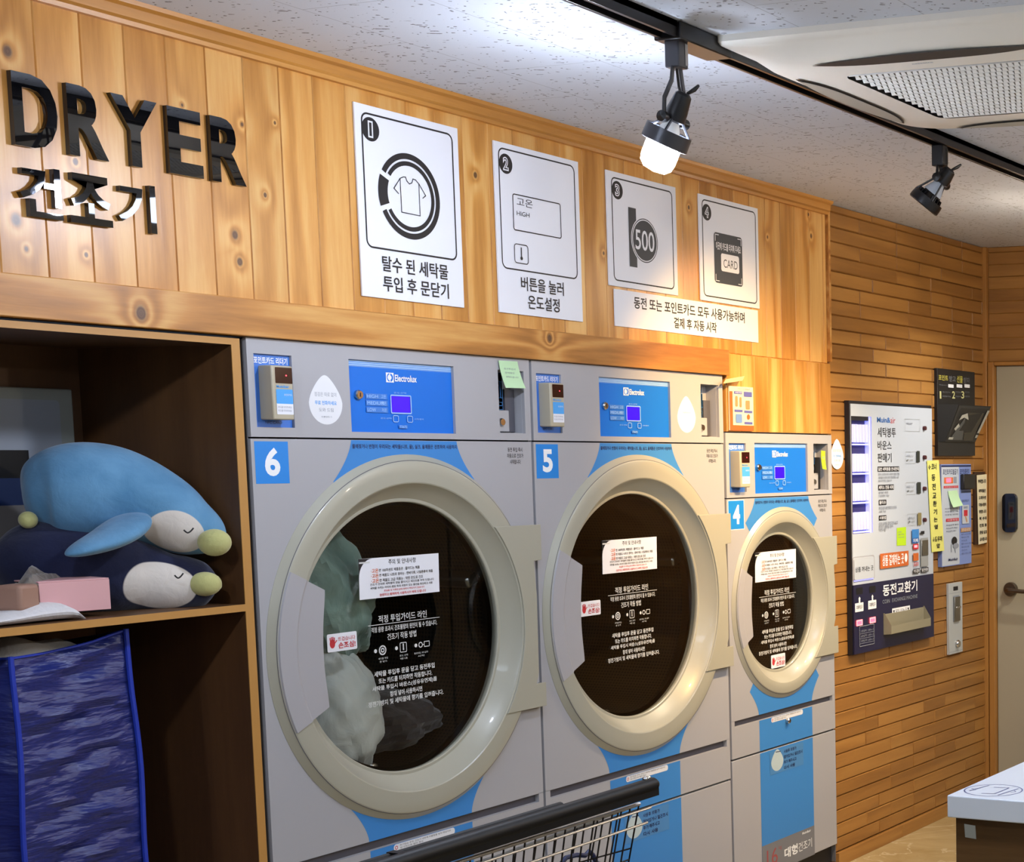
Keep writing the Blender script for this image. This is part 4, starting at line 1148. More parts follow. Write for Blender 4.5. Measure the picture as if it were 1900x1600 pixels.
def kt(s_, px0, py0, px1, py1, mi, bold=.0):
    a_ = q2(px0, py0, -.012); b_ = q2(px1, py1, -.012); mb.text(s_, a_[0], b_[0], b_[1], a_[1], y, mi, bold)


kt('포인트', 1741, 695, 1759, 707, 1, .02); kt('받고', 1761, 697, 1773, 709, 2, .01); kt('선물', 1775, 697, 1786, 711, 1, .02); kt('받자', 1788, 700, 1799, 712, 2, .0)
for a_, b_ in ((1759, 1769), (1774.5, 1785), (1789, 1799)): p = q2(a_, 713, -.012); q = q2(b_, 720, -.012); mb.rect(p[0], q[0], q[1], p[1], y, 0, .003)
kt('적립하기', 1742, 713, 1757, 717, 2)
for s_, a_ in (('1', 1743), ('2', 1766), ('3', 1783)): kt(s_, a_, 726, a_ + (3 if s_ == '1' else 5.5), 740, 3, .02)
for a_, b_ in ((1748, 1763), (1772, 1782), (1790, 1798)):
    kt('포인트카드', a_, 726, b_, 730, 2); kt('화면에 터치', a_, 734, b_, 738, 2)
mb.build('board_print', ['print_white', 'kiosk_yellow', mat('dim_grey', '7b7d80', .6), mat('pale_yellow', 'c9c68a', .5)], K)
mb = MB()  # angled housing: opens towards the camera
tl = W3(1738, 757, -.012); Z0, Z1 = 1.626, 1.782
vs = [(6.392, -.012, Z0), (6.392, -.012, Z1), (6.766, -.012, Z0), (6.766, -.012, Z1), (6.44, -.085, Z1), (6.44, -.02, Z0), (6.745, -.10, Z1), (6.745, -.022, Z0)]
mb.add(vs, [(0, 1, 4, 5), (1, 3, 6, 4), (3, 2, 7, 6), (0, 5, 7, 2), (5, 4, 6, 7)])
hs = mb.build('scanner_housing', 'kiosk_black', K)


def slope(u, v, e=.0015):   # point on the sloping front, u 0..1 across, v 0..1 up
    a_ = Vector(vs[5]); b_ = Vector(vs[7]); c_ = Vector(vs[4]); d_ = Vector(vs[6])
    p = (a_ * (1 - u) + b_ * u) * (1 - v) + (c_ * (1 - u) + d_ * u) * v; p.y -= e; return p


mb = MB()
for q, mi, e in ((((.02, .98), (.98, .98), (.98, .02), (.02, .02)), 0, .001), (((.36, .80), (.86, .80), (.86, .04), (.56, .04)), 1, .002), (((.10, .05), (.52, .05), (.33, .68)), 2, .0026), (((.20, .72), (.35, .78), (.46, .60), (.30, .66), (.17, .58)), 3, .003), (((.12, .35), (.2, .5), (.27, .42), (.18, .3)), 3, .003), (((.06, .06), (.2, .06), (.2, .12), (.06, .12)), 3, .003), (((.9, .12), (.97, .12), (.97, .20), (.9, .20)), 3, .003)):
    P = [slope(u, v, e) for u, v in q]; mb.add(P, [tuple(range(len(P)))], mi)
mb.build('scanner_face', [mat('kiosk_face', '2d2d2c', .5), 'black_gloss', 'kiosk_grey', mat('kiosk_light', 'a8a69a', .5)], hs)
mb = MB(); P = [slope(u, v, .004) for u, v in ((.90, .25), (.97, .25), (.99, .88), (.92, .88))]; mb.add(P, [(0, 1, 2, 3)], 0); mb.build('side_label', 'kiosk_light', hs)

note('paper_note', [q2(1720, 855, -.026), q2(1742, 854, -.026), q2(1752, 1022, -.026), q2(1729, 1025, -.026)], -.026, 'sticky_yellow', 'long yellow handwritten paper strip right of the vending machine',
     [('←코너', .1, .75, .03, .1), ('동', .3, .6, .15, .22), ('전', .3, .6, .25, .32), ('교', .3, .6, .35, .41), ('환', .3, .6, .44, .50), ('기', .3, .6, .53, .59), ('는', .3, .6, .62, .67), ('옆', .3, .6, .70, .75), ('↓도우미', .1, .9, .83, .89), ('앞', .4, .7, .91, .96)], printm='print_black', bold=.02)
CM = thing('card_machine', 'narrow white and blue card charging machine behind the yellow strip', 'card machine', (6.56, 0, 1.09))
CX0, CX1, CZ0, CZ1 = 6.410, 6.711, 1.093, 1.530
MB().box(CX0, CX1, -.016, .004, CZ0, CZ1).build('body', 'pale_blue_panel', CM, bevel=.001)
mb = MB(); y = -.0163; xm = 6.585
mb.rect(CX0, xm, CZ0 + .004, CZ1 - .01, y, 0); mb.rect(CX0, CX1, CZ1 - .012, CZ1 - .004, y, 1)
mb.text('포인트카드발급기', CX0 + .015, xm - .01, CZ1 - .045, CZ1 - .02, y, 2, .02); mb.text('포인트충전기', xm + .01, CX1 - .02, CZ1 - .045, CZ1 - .02, y, 2, .02)
mb.rect(6.435, 6.525, 1.448, 1.474, y, 3); mb.rect(6.455, 6.505, 1.452, 1.471, y, 4, .003); mb.rect(6.53, 6.56, 1.448, 1.476, y, 5)
mb.rect(6.43, xm - .01, 1.428, 1.438, y, 6); mb.text('카드발급 안내', 6.44, xm - .02, 1.430, 1.436, y, 0)
for i in range(3): mb.text('카드를 발급 받으세요', 6.44, xm - .012, 1.337 - i * .013, 1.344 - i * .013, y, 2)
mb.rect(6.45, xm - .008, 1.285, 1.298, y, 6); mb.text('사용방법', 6.46, xm - .02, 1.287, 1.296, y, 0)
for i in range(3): mb.text('투입금액 확인', 6.45, xm - .012 - i * .012, 1.266 - i * .013, 1.273 - i * .013, y, 2)
mb.disc(6.53, 1.20, .028, y, 7, 20, .018); mb.disc(6.545, 1.178, .030, y, 5, 20, .012); mb.line([(6.50, 1.185), (6.50, 1.155)], .006, y, 5); mb.line([(6.53, 1.18), (6.54, 1.15)], .005, y, 5)
mb.text('Muin&air', 6.47, xm - .02, 1.115, 1.127, y, 2, .02)
mb.rect(xm + .025, CX1 - .03, 1.27, 1.352, y, 0, .004); mb.rect(xm + .042, CX1 - .045, 1.303, 1.330, y, 6); mb.line([(xm + .06, 1.30), (xm + .072, 1.28)], .012, y, 8)
mb.text('500원', xm + .04, CX1 - .045, 1.336, 1.347, y, 2); mb.text('동전투입구', xm + .025, CX1 - .03, 1.366, 1.376, y, 2); mb.rect(xm + .01, CX1 - .012, 1.235, 1.252, y, 8)
mb.text('안내사항', xm + .02, CX1 - .02, 1.237, 1.250, y, 0)
for i in range(7): mb.text('충전시 보너스 적립', xm + .014, CX1 - .016 - (i % 3) * .02, 1.222 - i * .014, 1.229 - i * .014, y, 2)
mb.rect(xm + .015, CX1 - .01, 1.408, 1.412, y, 2)
mb.build('front_print', ['vending_white', 'print_navy', 'print_navy', 'print_orange', 'led_red', 'print_grey', 'print_red', 'print_black', mat('tan_print', 'b98d62', .5)], CM)
MB().box(xm + .012, CX1 + .006, -.036, -.016, 1.420, 1.486).build('bill_slot', 'black_plastic', CM, bevel=.004)
note('sticky_note', [(6.468, 1.416), (6.560, 1.418), (6.590, 1.352), (6.490, 1.345)], -.019, 'sticky_green', 'pale green sticky note on the narrow card machine', [], curl=.015)
note('paper_note', [(6.785, 1.480), (6.893, 1.484), (6.899, 1.176), (6.800, 1.170)], -.010, 'cream_paper', 'cream handwritten paper list on the wall next to the door',
     [('부탁합니다', .1, .9, .06, .12)] + [(s_, .12, .85, .2 + i * .1, .25 + i * .1) for i, s_ in enumerate(('세탁물은', '오래두면', '다음사람이', '못합니다', '꼭 수거', '건조 후', '문을 닫고', '감사합니다'))], printm='print_black', bold=.03)
struct_ = MB().box(6.770, 6.885, -.006, .006, 1.172, 1.495).build('note_backing', mat('backing_brown', '3a2414', .6), loc=(6.83, 0, 1.17)); tag(struct_, 'dark brown backing board behind the cream paper list', 'board')
CP = thing('coin_acceptor', 'narrow white metal coin acceptor plate below the card machine', 'coin acceptor', (6.56, 0, .706))
MB().box(6.491, 6.628, -.009, .004, .706, 1.016).build('plate', mat('plate_white', 'b9bdbb', .35), CP, bevel=.0015)
mb = MB(); y = -.0092; mb.rect(6.535, 6.582, .982, 1.000, y, 0); mb.rect(6.491, 6.628, .9715, .973, y, 1); mb.rect(6.491, 6.628, .716, .7175, y, 1); mb.rect(6.530, 6.592, .847, .960, y, 1)
mb.build('plate_print', ['print_black', 'print_grey'], CP)
MB().box(6.533, 6.588, -.018, -.009, .848, .955).build('coin_mechanism', 'steel', CP, bevel=.002); MB().box(6.535, 6.58, -.026, -.018, .905, .913).build('return_lever', 'chrome', CP, bevel=.002)
MB().lathe([(0, -.016), (.014, -.014), (.017, -.008), (.017, 0)], (6.565, -.009, .748), (0, 1, 0), 20).build('key_lock', 'chrome', CP)

# ------------------------------------------------------------------ open shelf cabinet
SH = thing('shelf_cabinet', 'open wooden shelf cabinet with dark interior holding two plush penguins, beside dryer 6', 'cabinet', (2.1, .25, 0))
sx0_, sx1_ = 1.30, 2.851
MB().box(2.829, sx1_ - .001, 0, .485, .0, 1.8245).build('side_panel', ['shelf_dark'], SH)
MB().box(sx0_, sx0_ + .018, 0, .485, .0, 1.8245).build('side_panel', ['shelf_dark'], SH)
MB().box(sx0_ + .018, 2.829, 0, .485, 1.811, 1.8245).build('top_panel', 'shelf_dark', SH)
MB().box(sx0_ + .018, 2.829, 0, .470, 1.217, 1.232).build('shelf', 'shelf_dark', SH)
MB().box(sx0_ + .018, 2.829, 0, .470, .08, .10).build('bottom_panel', 'shelf_dark', SH)
MB().box(sx0_ + .018, 2.829, .470, .485, .0, 1.811).build('back_panel', 'shelf_dark', SH)
mb = MB(); mb.box(2.8285, sx1_, -.002, 0, 0, 1.825); mb.box(sx0_, 2.8285, -.002, 0, 1.8105, 1.825); mb.box(sx0_, 2.8285, -.002, 0, 1.2165, 1.2325)
mb.build('edge_banding', 'wood_edge', SH)

# ------------------------------------------------------------------ penguins
def plush_mat(name, body, body2, cheeks, belly=None):
    t = NT(name); tc = t.n('TexCoord'); o = tc.outputs['Object']
    n = t.noise(o, 9, 4, .5); col = t.ramp(n, [(.35, body), (.65, body2)])
    for c, r_ in cheeks:
        d = t.n('VectorMath', operation='DISTANCE'); t.l(o, d.inputs[0]); d.inputs[1].default_value = c
        m_ = t.ramp(t.math('DIVIDE', d.outputs['Value'], r_), [(.97, (1, 1, 1, 1)), (1.0, (0, 0, 0, 1))])
        col = t.mix(m_, col, lin('d8d0c6'))
    if belly is not None:
        s_ = t.n('SeparateXYZ'); t.l(o, s_.inputs[0]); m_ = t.ramp(t.math('MULTIPLY_ADD', s_.outputs[2], -30, belly * 30 + .5), [(.45, (0, 0, 0, 1)), (.55, (1, 1, 1, 1))]); col = t.mix(m_, col, lin('cfc6bf'))
    t.l(col, t.b.inputs['Base Color']); t.b.inputs['Roughness'].default_value = .95; t.b.inputs['Sheen Weight'].default_value = .2
    bp = t.n('Bump'); bp.inputs['Strength'].default_value = .35; bp.inputs['Distance'].default_value = .01
    t.l(t.noise(o, 25, 5, .4), bp.inputs['Height']); t.l(bp.outputs[0], t.b.inputs['Normal'])
    return t.m


def spine_body(mb, pts, n=28, mi=0):
    "smooth closed skin round (position, radius, vertical factor) stations"
    P = [Vector(p) for p, r, f in pts]; m = len(P); vs = []; fs = []
    for i, (p, r, f) in enumerate(pts):
        t = (P[min(i + 1, m - 1)] - P[max(i - 1, 0)]).normalized(); side = t.cross(Vector((0, 0, 1))).normalized(); up = side.cross(t)
        for k in range(n): a = 2 * math.pi * k / n; vs.append(P[i] + side * r * math.cos(a) + up * r * f * math.sin(a))
    for i in range(m - 1):
        for k in range(n): a = i * n + k; b = i * n + (k + 1) % n; fs.append((a, b, b + n, a + n))
    e = len(vs); vs.append(P[0]); vs.append(P[-1])
    for k in range(n): fs.append((e, (k + 1) % n, k)); fs.append((e + 1, (m - 1) * n + k, (m - 1) * n + (k + 1) % n))
    mb.add(vs, fs, mi, True)


def penguin(name, label, spine, base, body, body2, cheeks, beak, eye, belly=None, flipper=None, foot=None):
    T = thing(name, label, 'plush toy', base)
    rel = [(tuple(Vector(c) - Vector(base)), r_) for c, r_ in cheeks]
    plush_mat(label[:12] + '_plush', body, body2, rel, belly)
    pts = []
    for i in range(len(spine) - 1):
        for k in range(4):
            t = k / 4; p0, p1 = spine[max(i - 1, 0)], spine[i]; p2, p3 = spine[i + 1], spine[min(i + 2, len(spine) - 1)]
            cr = lambda a, b, c, d: .5 * ((2 * b) + (-a + c) * t + (2 * a - 5 * b + 4 * c - d) * t * t + (-a + 3 * b - 3 * c + d) * t ** 3)
            W = [W3(q[0], q[1], q[2]) for q in (p0, p1, p2, p3)]
            pts.append((Vector([cr(*(w_[j] for w_ in W)) for j in range(3)]), max(.004, cr(p0[3], p1[3], p2[3], p3[3])), 1.0))
    pts.append((W3(*spine[-1][:3]), spine[-1][3], 1.0))
    mb = MB(); spine_body(mb, pts); mb.build('body', label[:12] + '_plush', T, sub=1)
    for (c, r_, ax) in beak:
        MB().sphere(c, r_, 0, 24, 14, ax).build('beak', mat('beak_yellow', 'b9b777', .9, bump=(60, .3), sheen=.3), T)
    mb = MB(); mb.tube(eye, .0016, 8); mb.build('eye', 'eye_black', T)
    if flipper:
        mb = MB(); pf = [(W3(*q[:3]), q[3], .45) for q in flipper]; spine_body(mb, pf, 20); mb.build('flipper', label[:12] + '_plush', T, sub=2)
    if foot: MB().sphere(W3(*foot[:3]), foot[3], 0).build('foot', 'beak_yellow', T)
    return T


def eyearc(px, py, wpx, y0, y1):
    out = []
    for i in range(11):
        t = i / 10; u = px - wpx + 2 * wpx * t; v = py + 5 - 9 * (abs(t - .42) ** 1.6) * 2.4; out.append(W3(u, v, y0 + (y1 - y0) * t))
    return out


VD = Vector((.62, .78, -.03)).normalized()      # away from the camera there
PR = Vector((.78, -.62, 0)).normalized()        # to the photograph's right
sp1 = [(42, 925, .27, .012), (52, 924, .265, .058), (85, 920, .25, .094), (135, 918, .22, .112), (195, 920, .19, .113), (250, 932, .155, .102), (300, 950, .12, .086), (345, 975, .085, .070), (378, 990, .06, .054), (400, 1001, .045, .036), (412, 1008, .04, .012)]
b1 = W3(240, 960, .16); b1 = (b1.x, b1.y, 1.33)
penguin('plush_penguin', 'light blue sleeping plush penguin lying on top of the navy one', sp1, b1, '4a7da2', '6496ba',
        [(W3(325, 1003, .035), .067), (W3(428, 972, .07), .045)], [(W3(398, 1007, .005), (.034, .030, .030), (PR, VD, (0, 0, 1)))],
        eyearc(350, 984, 9, -.002, -.012), flipper=[(262, 955, .095, .014), (248, 966, .080, .046), (226, 985, .068, .056), (196, 1003, .060, .050), (164, 1015, .056, .040), (138, 1025, .055, .026), (124, 1030, .055, .008)], foot=(52, 965, .22, .018))
sp2 = [(0, 1060, .30, .02), (20, 1055, .28, .07), (70, 1050, .25, .098), (140, 1055, .21, .105), (205, 1062, .17, .097), (260, 1072, .14, .080), (305, 1081, .11, .067), (345, 1084, .09, .062), (375, 1085, .075, .052), (392, 1086, .065, .034), (402, 1087, .06, .01)]
b2 = W3(220, 1090, .2); b2 = (b2.x, b2.y, 1.232)
penguin('plush_penguin', 'navy sleeping plush penguin squashed underneath the light blue one', sp2, b2, '070e2e', '0b143a',
        [(W3(312, 1100, .02), .088), (W3(408, 1064, .11), .045)], [(W3(380, 1084, .03), (.034, .026, .027), (PR, VD, (0, 0, 1))), (W3(397, 1087, .025), (.016, .014, .013), (PR, VD, (0, 0, 1)))],
        eyearc(332, 1068, 8, .03, .022))
# framed board at the back of the shelf
T = thing('picture_board', 'pale framed board with black and navy print leaning at the back of the shelf', 'board', (2.5, .452, 1.233))
MB().box(2.15, 2.789, .445, .462, 1.233, 1.716).build('board_frame', mat('board_grey', '8d9088', .6), T, bevel=.003)
mb = MB(); mb.rect(2.18, 2.755, 1.26, 1.690, .4445, 0, .01); mb.rect(2.15, 2.673, 1.515, 1.577, .4445, 1); mb.rect(2.15, 2.673, 1.455, 1.515, .4445, 2); mb.rect(2.15, 2.72, 1.25, 1.455, .4445, 3)
mb.build('board_print', [mat('board_pale', '8f949c', .5), 'black_plastic', mat('board_navy', '10254f', .5), mat('board_taupe', '6f6a66', .6)], T)
# pink box, blocks, pouch, towel
ang = math.radians(-10); ux = Vector((math.cos(ang), math.sin(ang), 0)); uy = Vector((-math.sin(ang), math.cos(ang), 0))
pb = W3(139, 1107, .06)
T = thing('gift_box', 'flat pink and black cardboard box on the shelf before the penguins', 'box', (pb.x, pb.y, pb.z - .035))
cbx = pb + uy * .045
MB().obox(cbx, (ux, uy, (0, 0, 1)), (.070, .045, .031)).build('box_body', 'black_card', T, bevel=.001)
MB().obox(pb - uy * .0012, (ux, uy, (0, 0, 1)), (.0705, .0012, .0315)).build('box_front', 'pink_card', T, bevel=.0008)
MB().obox(cbx + Vector((0, 0, .033)), (ux, uy, (0, 0, 1)), (.0705, .046, .0015)).build('box_lid', 'pink_card', T, bevel=.0008)
bb = W3(30, 1088, .07)
tag(MB().obox((bb.x, bb.y, 1.284), ((.9, .3, 0), (-.3, .9, 0), (0, 0, 1)), (.030, .028, .026)).build('wooden_block', mat('pinkish_wood', '9c7866', .6), loc=(bb.x, bb.y, 1.258), bevel=.008, seg=3), 'rounded pinkish wooden block left of the pink box', 'block')
pz = W3(70, 1075, .12)
mb = MB(); NU, NV = 26, 10
base_pts = [(10, 1095, 1062), (35, 1075, 1048), (57, 1052, 1043), (90, 1062, 1058), (120, 1072, 1068), (160, 1080, 1077), (188, 1086, 1084)]
vs = []; fs = []
for i in range(NU + 1):
    t = i / NU * (len(base_pts) - 1); k_ = min(int(t), len(base_pts) - 2); f_ = t - k_; a = base_pts[k_]; b = base_pts[k_ + 1]
    px = a[0] + (b[0] - a[0]) * f_; top_ = a[1] + (b[1] - a[1]) * f_
    for j in range(NV + 1):
        v = j / NV; p = W3(px, top_ + v * 26, .155 - .085 * v); p.z += .004 * math.sin(px * .13 + v * 9); vs.append(p)
for i in range(NU):
    for j in range(NV): a = i * (NV + 1) + j; fs.append((a, a + 1, a + NV + 2, a + NV + 1))
mb.add(vs, fs, 0, True); o = mb.build('draped_cloth', fabric_mat('taupe_cloth', '5e544c', '81766a', 10, .8, .5, 20), loc=tuple(pz)); o.modifiers.new('s', 'SOLIDIFY').thickness = .004
tag(o, 'crumpled taupe cloth draped behind the pink box', 'cloth')
# folded towel at the shelf front
mb = MB(); vs = []; fs = []; NU = 30; NS = 20
xs_ = 2.02; xe = 2.452
for i in range(NU + 1):
    u = i / NU; x_ = xs_ + (xe - xs_) * u; hh = (.0135 + .004 * math.sin(u * 9)) * (math.sqrt(max(0, 1 - max(0, (u - .9) / .1) ** 2)) + .02)
    for k_ in range(NS):
        a = 2 * math.pi * k_ / NS; ca, sa = math.cos(a), math.sin(a); fold = .0018 * math.sin(3 * a + u * 3)
        vs.append((x_, .085 + .075 * math.copysign(abs(ca) ** .6, ca) * (1 - .12 * u), 1.2335 + hh + (hh + fold) * sa * (1.0 - .25 * (1 - u))))
for i in range(NU):
    for k_ in range(NS): a = i * NS + k_; b = i * NS + (k_ + 1) % NS; fs.append((a, b, b + NS, a + NS))
fs += [tuple(range(NS)), tuple(NU * NS + k_ for k_ in range(NS - 1, -1, -1))]
mb.add(vs, fs, 0, True); tag(mb.build('folded_towel', 'towel', loc=(2.25, .08, 1.233)), 'white folded towel at the front edge of the shelf', 'towel')
# blue tarpaulin bag below
t = NT('tarpaulin'); tc = t.n('TexCoord'); o_ = tc.outputs['Object']
n1 = t.noise(t.vec(o_, (2.0, 2.0, 9)), 1.4, 5, .25)
t.l(t.ramp(t.noise(t.vec(o_, (3, 3, 9)), 1.5, 4, .3), [(.3, '1c2668'), (.75, '222c70')]), t.b.inputs['Base Color']); t.b.inputs['Roughness'].default_value = .38
bp = t.n('Bump'); bp.inputs['Strength'].default_value = .8; bp.inputs['Distance'].default_value = .05; t.l(n1, bp.inputs['Height']); t.l(bp.outputs[0], t.b.inputs['Normal'])
BG = thing('tarpaulin_bag', 'large blue woven tarpaulin bag under the shelf', 'bag', (2.3, .2, .1))
mb = MB(); NU, NZ = 40, 60; vs = []; fs = []
rb = random.Random(4)


def bag_pt(u, v, inner=False):
    # u 0..1 round the bag: front left corner, front right corner, back right, back left
    c = [(2.300, .035), (2.566, .055), (2.70, .40), (2.12, .42)]
    s_ = u * 4; k_ = int(s_) % 4; f_ = s_ - int(s_); a = c[k_]; b = c[(k_ + 1) % 4]
    x_ = a[0] + (b[0] - a[0]) * f_; y_ = a[1] + (b[1] - a[1]) * f_
    z_ = .101 + (1.168 - .101) * v
    if v > .9:
        top_ = {0: 1.168 + .028 * f_ ** 2.2, 1: 1.196 - .05 * f_, 2: 1.146, 3: 1.146 + .022 * f_}[k_]; z_ = z_ + (top_ - 1.168) * (v - .9) * 10
    sw = math.sin(v * 3.14) * .018
    x_ += (x_ - 2.42) * sw * 3 + .006 * math.sin(v * 17 + k_) * (1 - v * .6); y_ += (y_ - .22) * sw * 3 * (1 if k_ else 1)
    wv = .006 * math.sin(z_ * 75 + 8 * x_ + 2 * math.sin(x_ * 22)) + .004 * math.sin(z_ * 140 - 25 * x_)
    y_ += wv * (math.sin(f_ * math.pi) ** .5 if 0 < f_ < 1 else 0) * (1 if k_ == 0 else .4)
    if inner: x_ = 2.42 + (x_ - 2.42) * .985; y_ = .23 + (y_ - .23) * .985
    return (x_, y_, z_)


NU = 96
for j in range(NZ + 1):
    for i in range(NU): vs.append(bag_pt(i / NU, j / NZ))
for j in range(NZ):
    for i in range(NU): a = j * NU + i; b = j * NU + (i + 1) % NU; fs.append((a, b, b + NU, a + NU))
fs.append(tuple(range(NU - 1, -1, -1)))
mb.add(vs, fs, 0, True); o = mb.build('bag_body', 'tarpaulin', BG); o.modifiers.new('s', 'SOLIDIFY').thickness = .002
mat('piping_blue', '1c36a8', .45)
for u in (0, .25):
    mb = MB(); P = []
    for j in range(0, 41):
        p = bag_pt(u, j / 40); P.append((p[0] + (.003 if u else -.003), p[1] - .004, p[2] + (.004 if j == 40 else 0)))
    mb.tube(P, .0055, 8); mb.build('piping', 'piping_blue', BG)
mb = MB(); mb.tube([(lambda p: (p[0], p[1] - .001, p[2]))(bag_pt(i / 96, 1)) for i in range(96)], .0028, 6, closed=True); mb.build('rim_hem', 'piping_blue', BG)
p = W3(95, 1200, .2)
mb = MB(); mb.sphere((0, 0, 0), 1, 0, 40, 20); mb.v = [(2.415 + v[0] * .145 * (1 + .05 * math.sin(9 * v[1])), .165 + v[1] * .095, 1.120 + v[2] * (.070 + .008 * math.sin(7 * v[0] + 3))) for v in mb.v]
tag(mb.build('white_bedding', fabric_mat('bedding', 'c9c4bb', 'd8d4cc', 4, .9, .3, 14), loc=(2.4, .21, 1.07)), 'off-white bedding stuffed in the top of the blue bag', 'bedding')

# ------------------------------------------------------------------ island table
IT = thing('counter_table', 'white topped counter with brown wooden body and a circular printed mark', 'counter', (4.0, -2.2, 0))
ix0, iy1 = 3.149, -1.592; ix1, iy0 = 4.75, -2.55
MB().box(ix0, ix1, iy0, iy1, .802, .85).build('table_top', 'quartz', IT, bevel=.003, seg=3)
MB().box(ix0 + .022, ix1 - .022, iy0 + .02, iy1 - .010, 0, .802).build('table_body', 'island_wood', IT, bevel=.001)
mb = MB()   # printed mark lies in the top plane
ctr = Vector((3.232, -1.663, .8503)); r_ = .064
ring = [(ctr.x + (r_) * math.cos(2 * math.pi * i / 64), ctr.y + r_ * math.sin(2 * math.pi * i / 64)) for i in range(64)]
ring2 = [(ctr.x + (r_ - .0032) * math.cos(2 * math.pi * i / 64), ctr.y + (r_ - .0032) * math.sin(2 * math.pi * i / 64)) for i in range(64)]
mb.add([(a, b, .8503) for a, b in ring + ring2], [(i, (i + 1) % 64, 64 + (i + 1) % 64, 64 + i) for i in range(64)])


def tline(pts, wd=.0034):
    for (ax, ay), (bx, by) in zip(pts, pts[1:]):
        a = ctr.xy + Vector((ax, ay)); b = ctr.xy + Vector((bx, by)); d = (b - a).normalized(); n = Vector((-d.y, d.x)) * wd / 2
        mb.add([(a + n).to_3d() + Vector((0, 0, .8505)), (a - n).to_3d() + Vector((0, 0, .8505)), (b - n).to_3d() + Vector((0, 0, .8505)), (b + n).to_3d() + Vector((0, 0, .8505))], [(0, 1, 2, 3)])


tline([(-.025, .045), (.045, .030)]); tline([(.030, .012), (.035, -.022), (-.035, -.018), (-.040, .010)]); tline([(-.045, -.030), (.035, -.044)]); tline([(-.02, .05), (-.012, .036), (0, .052), (.01, .034)], .0016); tline([(-.01, -.044), (.002, -.052), (.012, -.044)], .0018)
mb.build('printed_mark', mat('mark_violet', '5a5f86', .6), IT)
MB().add([(ix0 + .0212, W[1], W[2]) for W in ((0, -1.622, .786), (0, -1.648, .784), (0, -1.650, .755), (0, -1.624, .757))], [(0, 1, 2, 3)]).build('tape_patch', mat('tape', '9a9c94', .25), IT)

# ------------------------------------------------------------------ shopping cart
CT = thing('shopping_cart', 'wire laundry cart with black handle bar in front of the dryers', 'cart', (2.25, -1.1, 0))
hy = -1.27; hx0_, hx1_ = 1.80, 2.566; hz = .960
mb = MB(); mb.tube([(hx0_, hy, hz), (hx1_ - .004, hy, hz), (hx1_ + .004, hy, hz - .001)], [.0135, .0135, .009], 18)
mb.box(hx0_, hx1_, hy - .010, hy + .006, hz - .020, hz - .004)
mb.build('handle_bar', 'rubber_black', CT, bevel=.0)
mb = MB(); mb.tube([(hx0_, hy + .026, hz + .002), (2.33, hy + .026, hz + .002)], .009, 12); mb.box(1.93, 1.945, hy - .002, hy + .03, hz - .02, hz + .012); mb.build('handle_clip', 'rubber_black', CT)
MB().sphere((2.538, hy, hz + .0145), .005).build('handle_rivet', 'chrome', CT)


def lerp(a, b, t): return Vector(a) * (1 - t) + Vector(b) * t


# basket corner points: near side (handle) and far side, top rim and floor
NL, NR = Vector((1.86, hy + .02, .925)), Vector((2.545, hy + .02, .925))
FL, FR = Vector((1.90, hy + .50, .735)), Vector((2.44, hy + .50, .735))
nl, nr, fl, fr = Vector((1.90, hy + .06, .52)), Vector((2.46, hy + .06, .52)), Vector((1.94, hy + .48, .56)), Vector((2.40, hy + .48, .56))


def grid(mb, A, B, Cc, D, nu, nv, r_, r2=None):
    "A-B top edge, D-C bottom edge"
    for i in range(nu + 1): mb.tube([lerp(A, B, i / nu), lerp(D, Cc, i / nu)], r_, 5)
    for j in range(nv + 1): mb.tube([lerp(A, D, j / nv), lerp(B, Cc, j / nv)], r2 or r_, 5)


mb = MB(); grid(mb, NL, NR, nr, nl, 26, 4, .0016); mb.build('near_panel', 'cart_wire_dark', CT)
mb = MB(); grid(mb, FL, FR, fr, fl, 12, 5, .0016); mb.build('far_panel', 'cart_wire_dark', CT)
for A, B, Cc, D in ((NR, FR, fr, nr), (NL, FL, fl, nl)):
    mb = MB(); grid(mb, A, B, Cc, D, 12, 5, .0016); mb.build('side_panel', 'cart_wire_dark', CT)
mb = MB(); grid(mb, nl, nr, fr, fl, 12, 6, .0018); mb.build('basket_floor', 'cart_wire_dark', CT)
mb = MB()
mb.tube([NL, NR, FR, FL], .0035, 8, closed=True)
for dz, dx in ((.003, 0), (.029, .012)): mb.tube([NL + Vector((-.02, -.030, -dz)), NR + Vector((-.006 - dx, -.030, -dz))], .0024, 8)
mb.tube([NL + Vector((0, -.03, -.19)), NR + Vector((-.05, -.03, -.19))], .003, 8)
mb.build('basket_rim', 'cart_wire', CT)
mb = MB()
for x_ in (1.92, 2.43):
    mb.tube([(x_, hy + .03, .52), (x_, hy + .03, .30), (x_, hy + .06, .14), (x_, hy + .50, .16)], .010, 10)
for z_ in (.16,): mb.tube([(1.92, hy + .06, z_), (2.43, hy + .06, z_)], .008, 8); mb.tube([(1.92, hy + .48, z_), (2.43, hy + .48, z_)], .008, 8)
mb.build('frame', 'cart_wire', CT)
for x_ in (1.92, 2.43):
    for y_ in (hy + .06, hy + .48):
        mb = MB(); mb.lathe([(.0, -.012), (.05, -.012), (.055, 0), (.05, .012), (0, .012)], (x_, y_, .055), (1, 0, 0), 28); mb.box(x_ - .02, x_ + .02, y_ - .012, y_ + .012, .055, .155); mb.build('wheel', 'rubber_black', CT)
bp_ = W3(1090, 1600, -1.12)
T = thing('drawstring_bag', 'dark navy net bag with loop handle lying in the wire cart', 'bag', (bp_.x, bp_.y, bp_.z - .1))
MB().sphere((bp_.x, bp_.y, bp_.z - .055), (.07, .07, .055), 0, 30, 16).build('bag_body', fabric_mat('net_navy', '23264a', '4a4c66', 40, .8, .6, 40), T)
